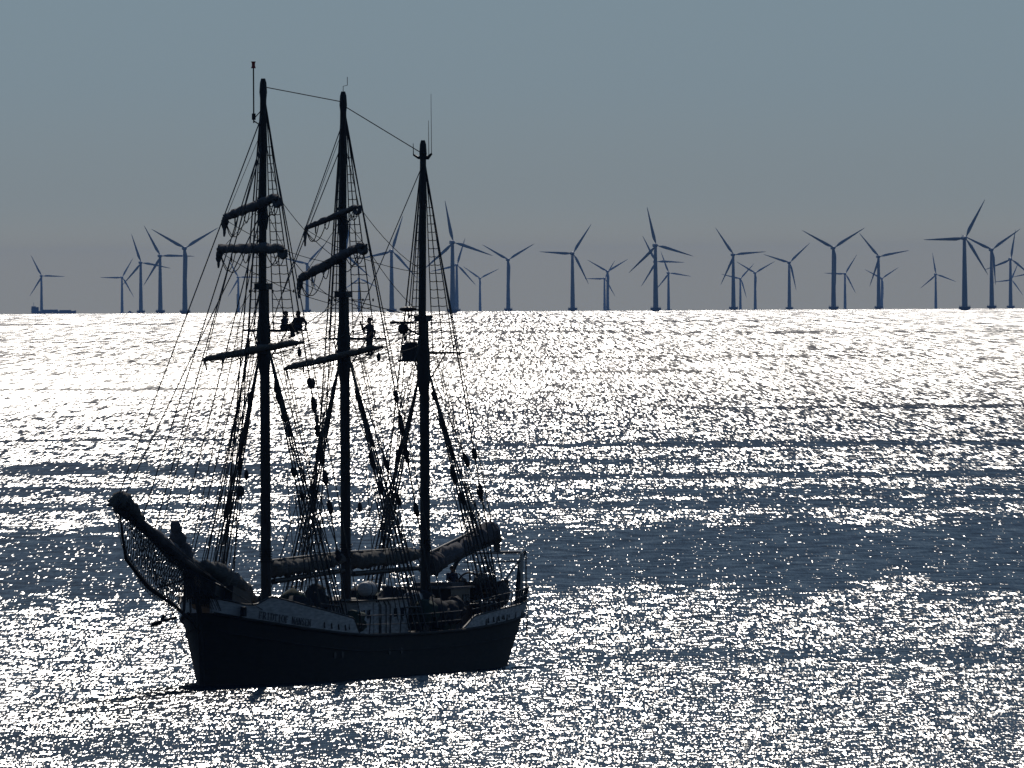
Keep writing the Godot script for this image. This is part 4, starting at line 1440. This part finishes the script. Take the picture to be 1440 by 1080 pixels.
func person(label: String, at: Transform3D, j: Dictionary, shirt: Color, trousers: Color, hair: Color) -> void:
	var flesh := Color(0.30, 0.18, 0.12)
	var shoe := Color(0.03, 0.03, 0.03)
	var bones := []
	var add := func(a: Vector3, ra: float, b: Vector3, rb: float, c: Color, blend := 0.05) -> void: bones.append([a, ra * 1.22, b, rb * 1.22, c, blend])
	var pelvis: Vector3 = j.pelvis
	var chest: Vector3 = j.chest
	var neck: Vector3 = j.neck
	var head: Vector3 = j.head
	var look: Vector3 = j.look.normalized()
	var out: Vector3 = look.cross(Vector3.UP).normalized()
	add.call(pelvis + Vector3(0.07, 0, 0), 0.115, pelvis - Vector3(0.07, 0, 0), 0.115, trousers)
	add.call(pelvis, 0.12, chest - Vector3(0, 0.06, 0), 0.125, shirt, 0.07)
	add.call(chest + Vector3(0.09, 0.0, 0), 0.115, chest - Vector3(0.09, 0.0, 0), 0.115, shirt, 0.07)
	add.call(chest + Vector3(0, 0.1, 0), 0.075, neck, 0.055, shirt)
	add.call(neck, 0.052, head - Vector3(0, 0.05, 0), 0.055, flesh, 0.03)
	add.call(head + Vector3(0, 0.035, 0) - look * 0.02, 0.088, head - Vector3(0, 0.045, 0) + look * 0.03, 0.062, flesh, 0.03)
	add.call(head + Vector3(0, 0.05, 0) - look * 0.035, 0.09, head + Vector3(0, 0.06, 0) - look * 0.015, 0.088, hair, 0.02)
	add.call(head + look * 0.088 + Vector3(0, 0.01, 0), 0.014, head + look * 0.105 - Vector3(0, 0.02, 0), 0.018, flesh, 0.015)
	for s in [-1.0, 1.0]:
		add.call(head + out * 0.082 * s - Vector3(0, 0.01, 0), 0.02, head + out * 0.085 * s + Vector3(0, 0.02, 0), 0.022, flesh, 0.012)
		var side_ := "l" if s > 0.0 else "r"
		var shoulder: Vector3 = j["shoulder_" + side_]
		var elbow: Vector3 = j["elbow_" + side_]
		var wrist: Vector3 = j["wrist_" + side_]
		var hip: Vector3 = j["hip_" + side_]
		var knee: Vector3 = j["knee_" + side_]
		var ankle: Vector3 = j["ankle_" + side_]
		var toe: Vector3 = j["toe_" + side_]
		add.call(chest + Vector3(0.08 * s, 0.05, 0), 0.08, shoulder, 0.068, shirt, 0.06)
		add.call(shoulder, 0.064, elbow, 0.048, shirt, 0.03)
		add.call(elbow, 0.045, wrist, 0.033, flesh if j.get("bare", true) else shirt, 0.02)
		var reach := (wrist - elbow).normalized()
		add.call(wrist, 0.03, wrist + reach * 0.07, 0.038, flesh, 0.02)
		add.call(hip, 0.1, knee, 0.066, trousers, 0.05)
		add.call(knee, 0.064, ankle, 0.045, trousers, 0.03)
		add.call(ankle - Vector3(0, 0.02, 0), 0.042, toe, 0.036, shoe, 0.03)
	var s := figure(bones, 0.021)
	# fingers and thumbs, rooted in the palms
	for side_ in ["l", "r"]:
		var wrist: Vector3 = j["wrist_" + side_]
		var reach: Vector3 = (wrist - j["elbow_" + side_]).normalized()
		var across := reach.cross(Vector3.UP if absf(reach.y) < 0.9 else Vector3.RIGHT).normalized()
		var down := reach.cross(across).normalized()
		if down.y > 0.0:
			down = -down
		var before := s.v.size()
		for k in 4:
			var root := wrist + reach * 0.085 + across * (k - 1.5) * 0.02
			var long: float = [0.07, 0.08, 0.076, 0.06][k]
			s.tube([root, root + reach * long * 0.5 + down * 0.008, root + reach * long * 0.75 + down * 0.035], [0.0095, 0.009, 0.007], 5)
		var base := wrist + reach * 0.03 + across * 0.035
		s.tube([base, base + reach * 0.03 + across * 0.025 + down * 0.01, base + reach * 0.055 + across * 0.022 + down * 0.03], [0.012, 0.0105, 0.008], 5)
		for k in s.v.size() - before:
			s.c.append(Color(0.30, 0.18, 0.12))
	var o := thing("person", label, "person", at)
	part(s, "body", "person", o)


func facing(at: Vector3, yaw: float) -> Transform3D:
	return Transform3D(Basis(Vector3.UP, deg_to_rad(yaw)).scaled(Vector3.ONE * 1.04), ship.transform * at)


func build_people() -> void:
	var V := func(x: float, y: float, z: float) -> Vector3: return Vector3(x, y, z)
	# two sit on the port crosstree of the foremast, feet hanging
	var sit := {"pelvis": V.call(0, 0.12, 0), "chest": V.call(0, 0.4, 0.05), "neck": V.call(0, 0.56, 0.08), "head": V.call(0, 0.69, 0.12), "look": Vector3(-0.3, 0, 1),
		"shoulder_l": V.call(0.19, 0.46, 0.05), "elbow_l": V.call(0.24, 0.22, 0.1), "wrist_l": V.call(0.16, 0.16, 0.3), "shoulder_r": V.call(-0.19, 0.46, 0.05), "elbow_r": V.call(-0.26, 0.24, 0.16), "wrist_r": V.call(-0.2, 0.24, 0.4),
		"hip_l": V.call(0.09, 0.1, 0.02), "knee_l": V.call(0.13, 0.2, 0.42), "ankle_l": V.call(0.12, -0.14, 0.62), "toe_l": V.call(0.12, -0.16, 0.76), "hip_r": V.call(-0.09, 0.1, 0.02), "knee_r": V.call(-0.12, 0.12, 0.42), "ankle_r": V.call(-0.1, -0.26, 0.4), "toe_r": V.call(-0.1, -0.3, 0.54)}
	person("hunched person in dark clothes sitting on the foremast crosstree next to the mast", facing(Vector3(9.85, 16.56, -0.72), 75.0), sit, Color(0.04, 0.045, 0.06), Color(0.025, 0.025, 0.03), Color(0.02, 0.015, 0.01))
	var lean := {"pelvis": V.call(0, 0.12, 0), "chest": V.call(0, 0.42, -0.06), "neck": V.call(0, 0.58, -0.03), "head": V.call(0, 0.7, 0.03), "look": Vector3(-0.6, -0.1, 1),
		"shoulder_l": V.call(0.2, 0.49, -0.06), "elbow_l": V.call(0.34, 0.28, -0.16), "wrist_l": V.call(0.3, 0.08, -0.12), "shoulder_r": V.call(-0.2, 0.48, -0.04), "elbow_r": V.call(-0.3, 0.26, 0.06), "wrist_r": V.call(-0.28, 0.1, 0.22),
		"hip_l": V.call(0.09, 0.1, 0.02), "knee_l": V.call(0.1, 0.08, 0.4), "ankle_l": V.call(-0.06, -0.3, 0.42), "toe_l": V.call(-0.14, -0.36, 0.54), "hip_r": V.call(-0.09, 0.1, 0.02), "knee_r": V.call(-0.12, 0.1, 0.4), "ankle_r": V.call(0.04, -0.26, 0.36), "toe_r": V.call(-0.02, -0.33, 0.48)}
	person("person with crossed dangling legs leaning back on the outer end of the crosstree", facing(Vector3(9.38, 16.56, -1.28), -35.0), lean, Color(0.05, 0.04, 0.04), Color(0.02, 0.025, 0.04), Color(0.03, 0.02, 0.012))
	# one stands on the foot rope of the main yard with a hand on a shroud
	var stand := {"pelvis": V.call(0, 0.93, 0), "chest": V.call(0, 1.28, 0.0), "neck": V.call(0, 1.46, 0.02), "head": V.call(0, 1.6, 0.04), "look": Vector3(0.3, 0, 1),
		"shoulder_l": V.call(0.2, 1.36, 0.0), "elbow_l": V.call(0.27, 1.1, 0.02), "wrist_l": V.call(0.2, 0.92, 0.16), "shoulder_r": V.call(-0.2, 1.36, 0.0), "elbow_r": V.call(-0.26, 1.2, 0.24), "wrist_r": V.call(-0.2, 1.46, 0.36),
		"hip_l": V.call(0.1, 0.9, 0.0), "knee_l": V.call(0.16, 0.5, 0.05), "ankle_l": V.call(0.12, 0.08, -0.02), "toe_l": V.call(0.15, 0.04, 0.14), "hip_r": V.call(-0.1, 0.9, 0.0), "knee_r": V.call(-0.13, 0.48, 0.06), "ankle_r": V.call(-0.12, 0.08, 0.0), "toe_r": V.call(-0.14, 0.04, 0.16)}
	person("person standing on the foot rope of the main yard holding a shroud", facing(Vector3(3.45, 15.28, -2.62), -62.0), stand, Color(0.035, 0.035, 0.045), Color(0.03, 0.03, 0.035), Color(0.02, 0.014, 0.01))
	var helm := stand.duplicate()
	helm["elbow_r"] = V.call(-0.28, 1.12, 0.12)
	helm["wrist_r"] = V.call(-0.2, 1.02, 0.36)
	person("person standing on the helm platform behind the wheelhouse", facing(Vector3(-15.2, 3.05, 0.35), 20.0), helm, Color(0.03, 0.035, 0.06), Color(0.02, 0.02, 0.025), Color(0.02, 0.014, 0.01))
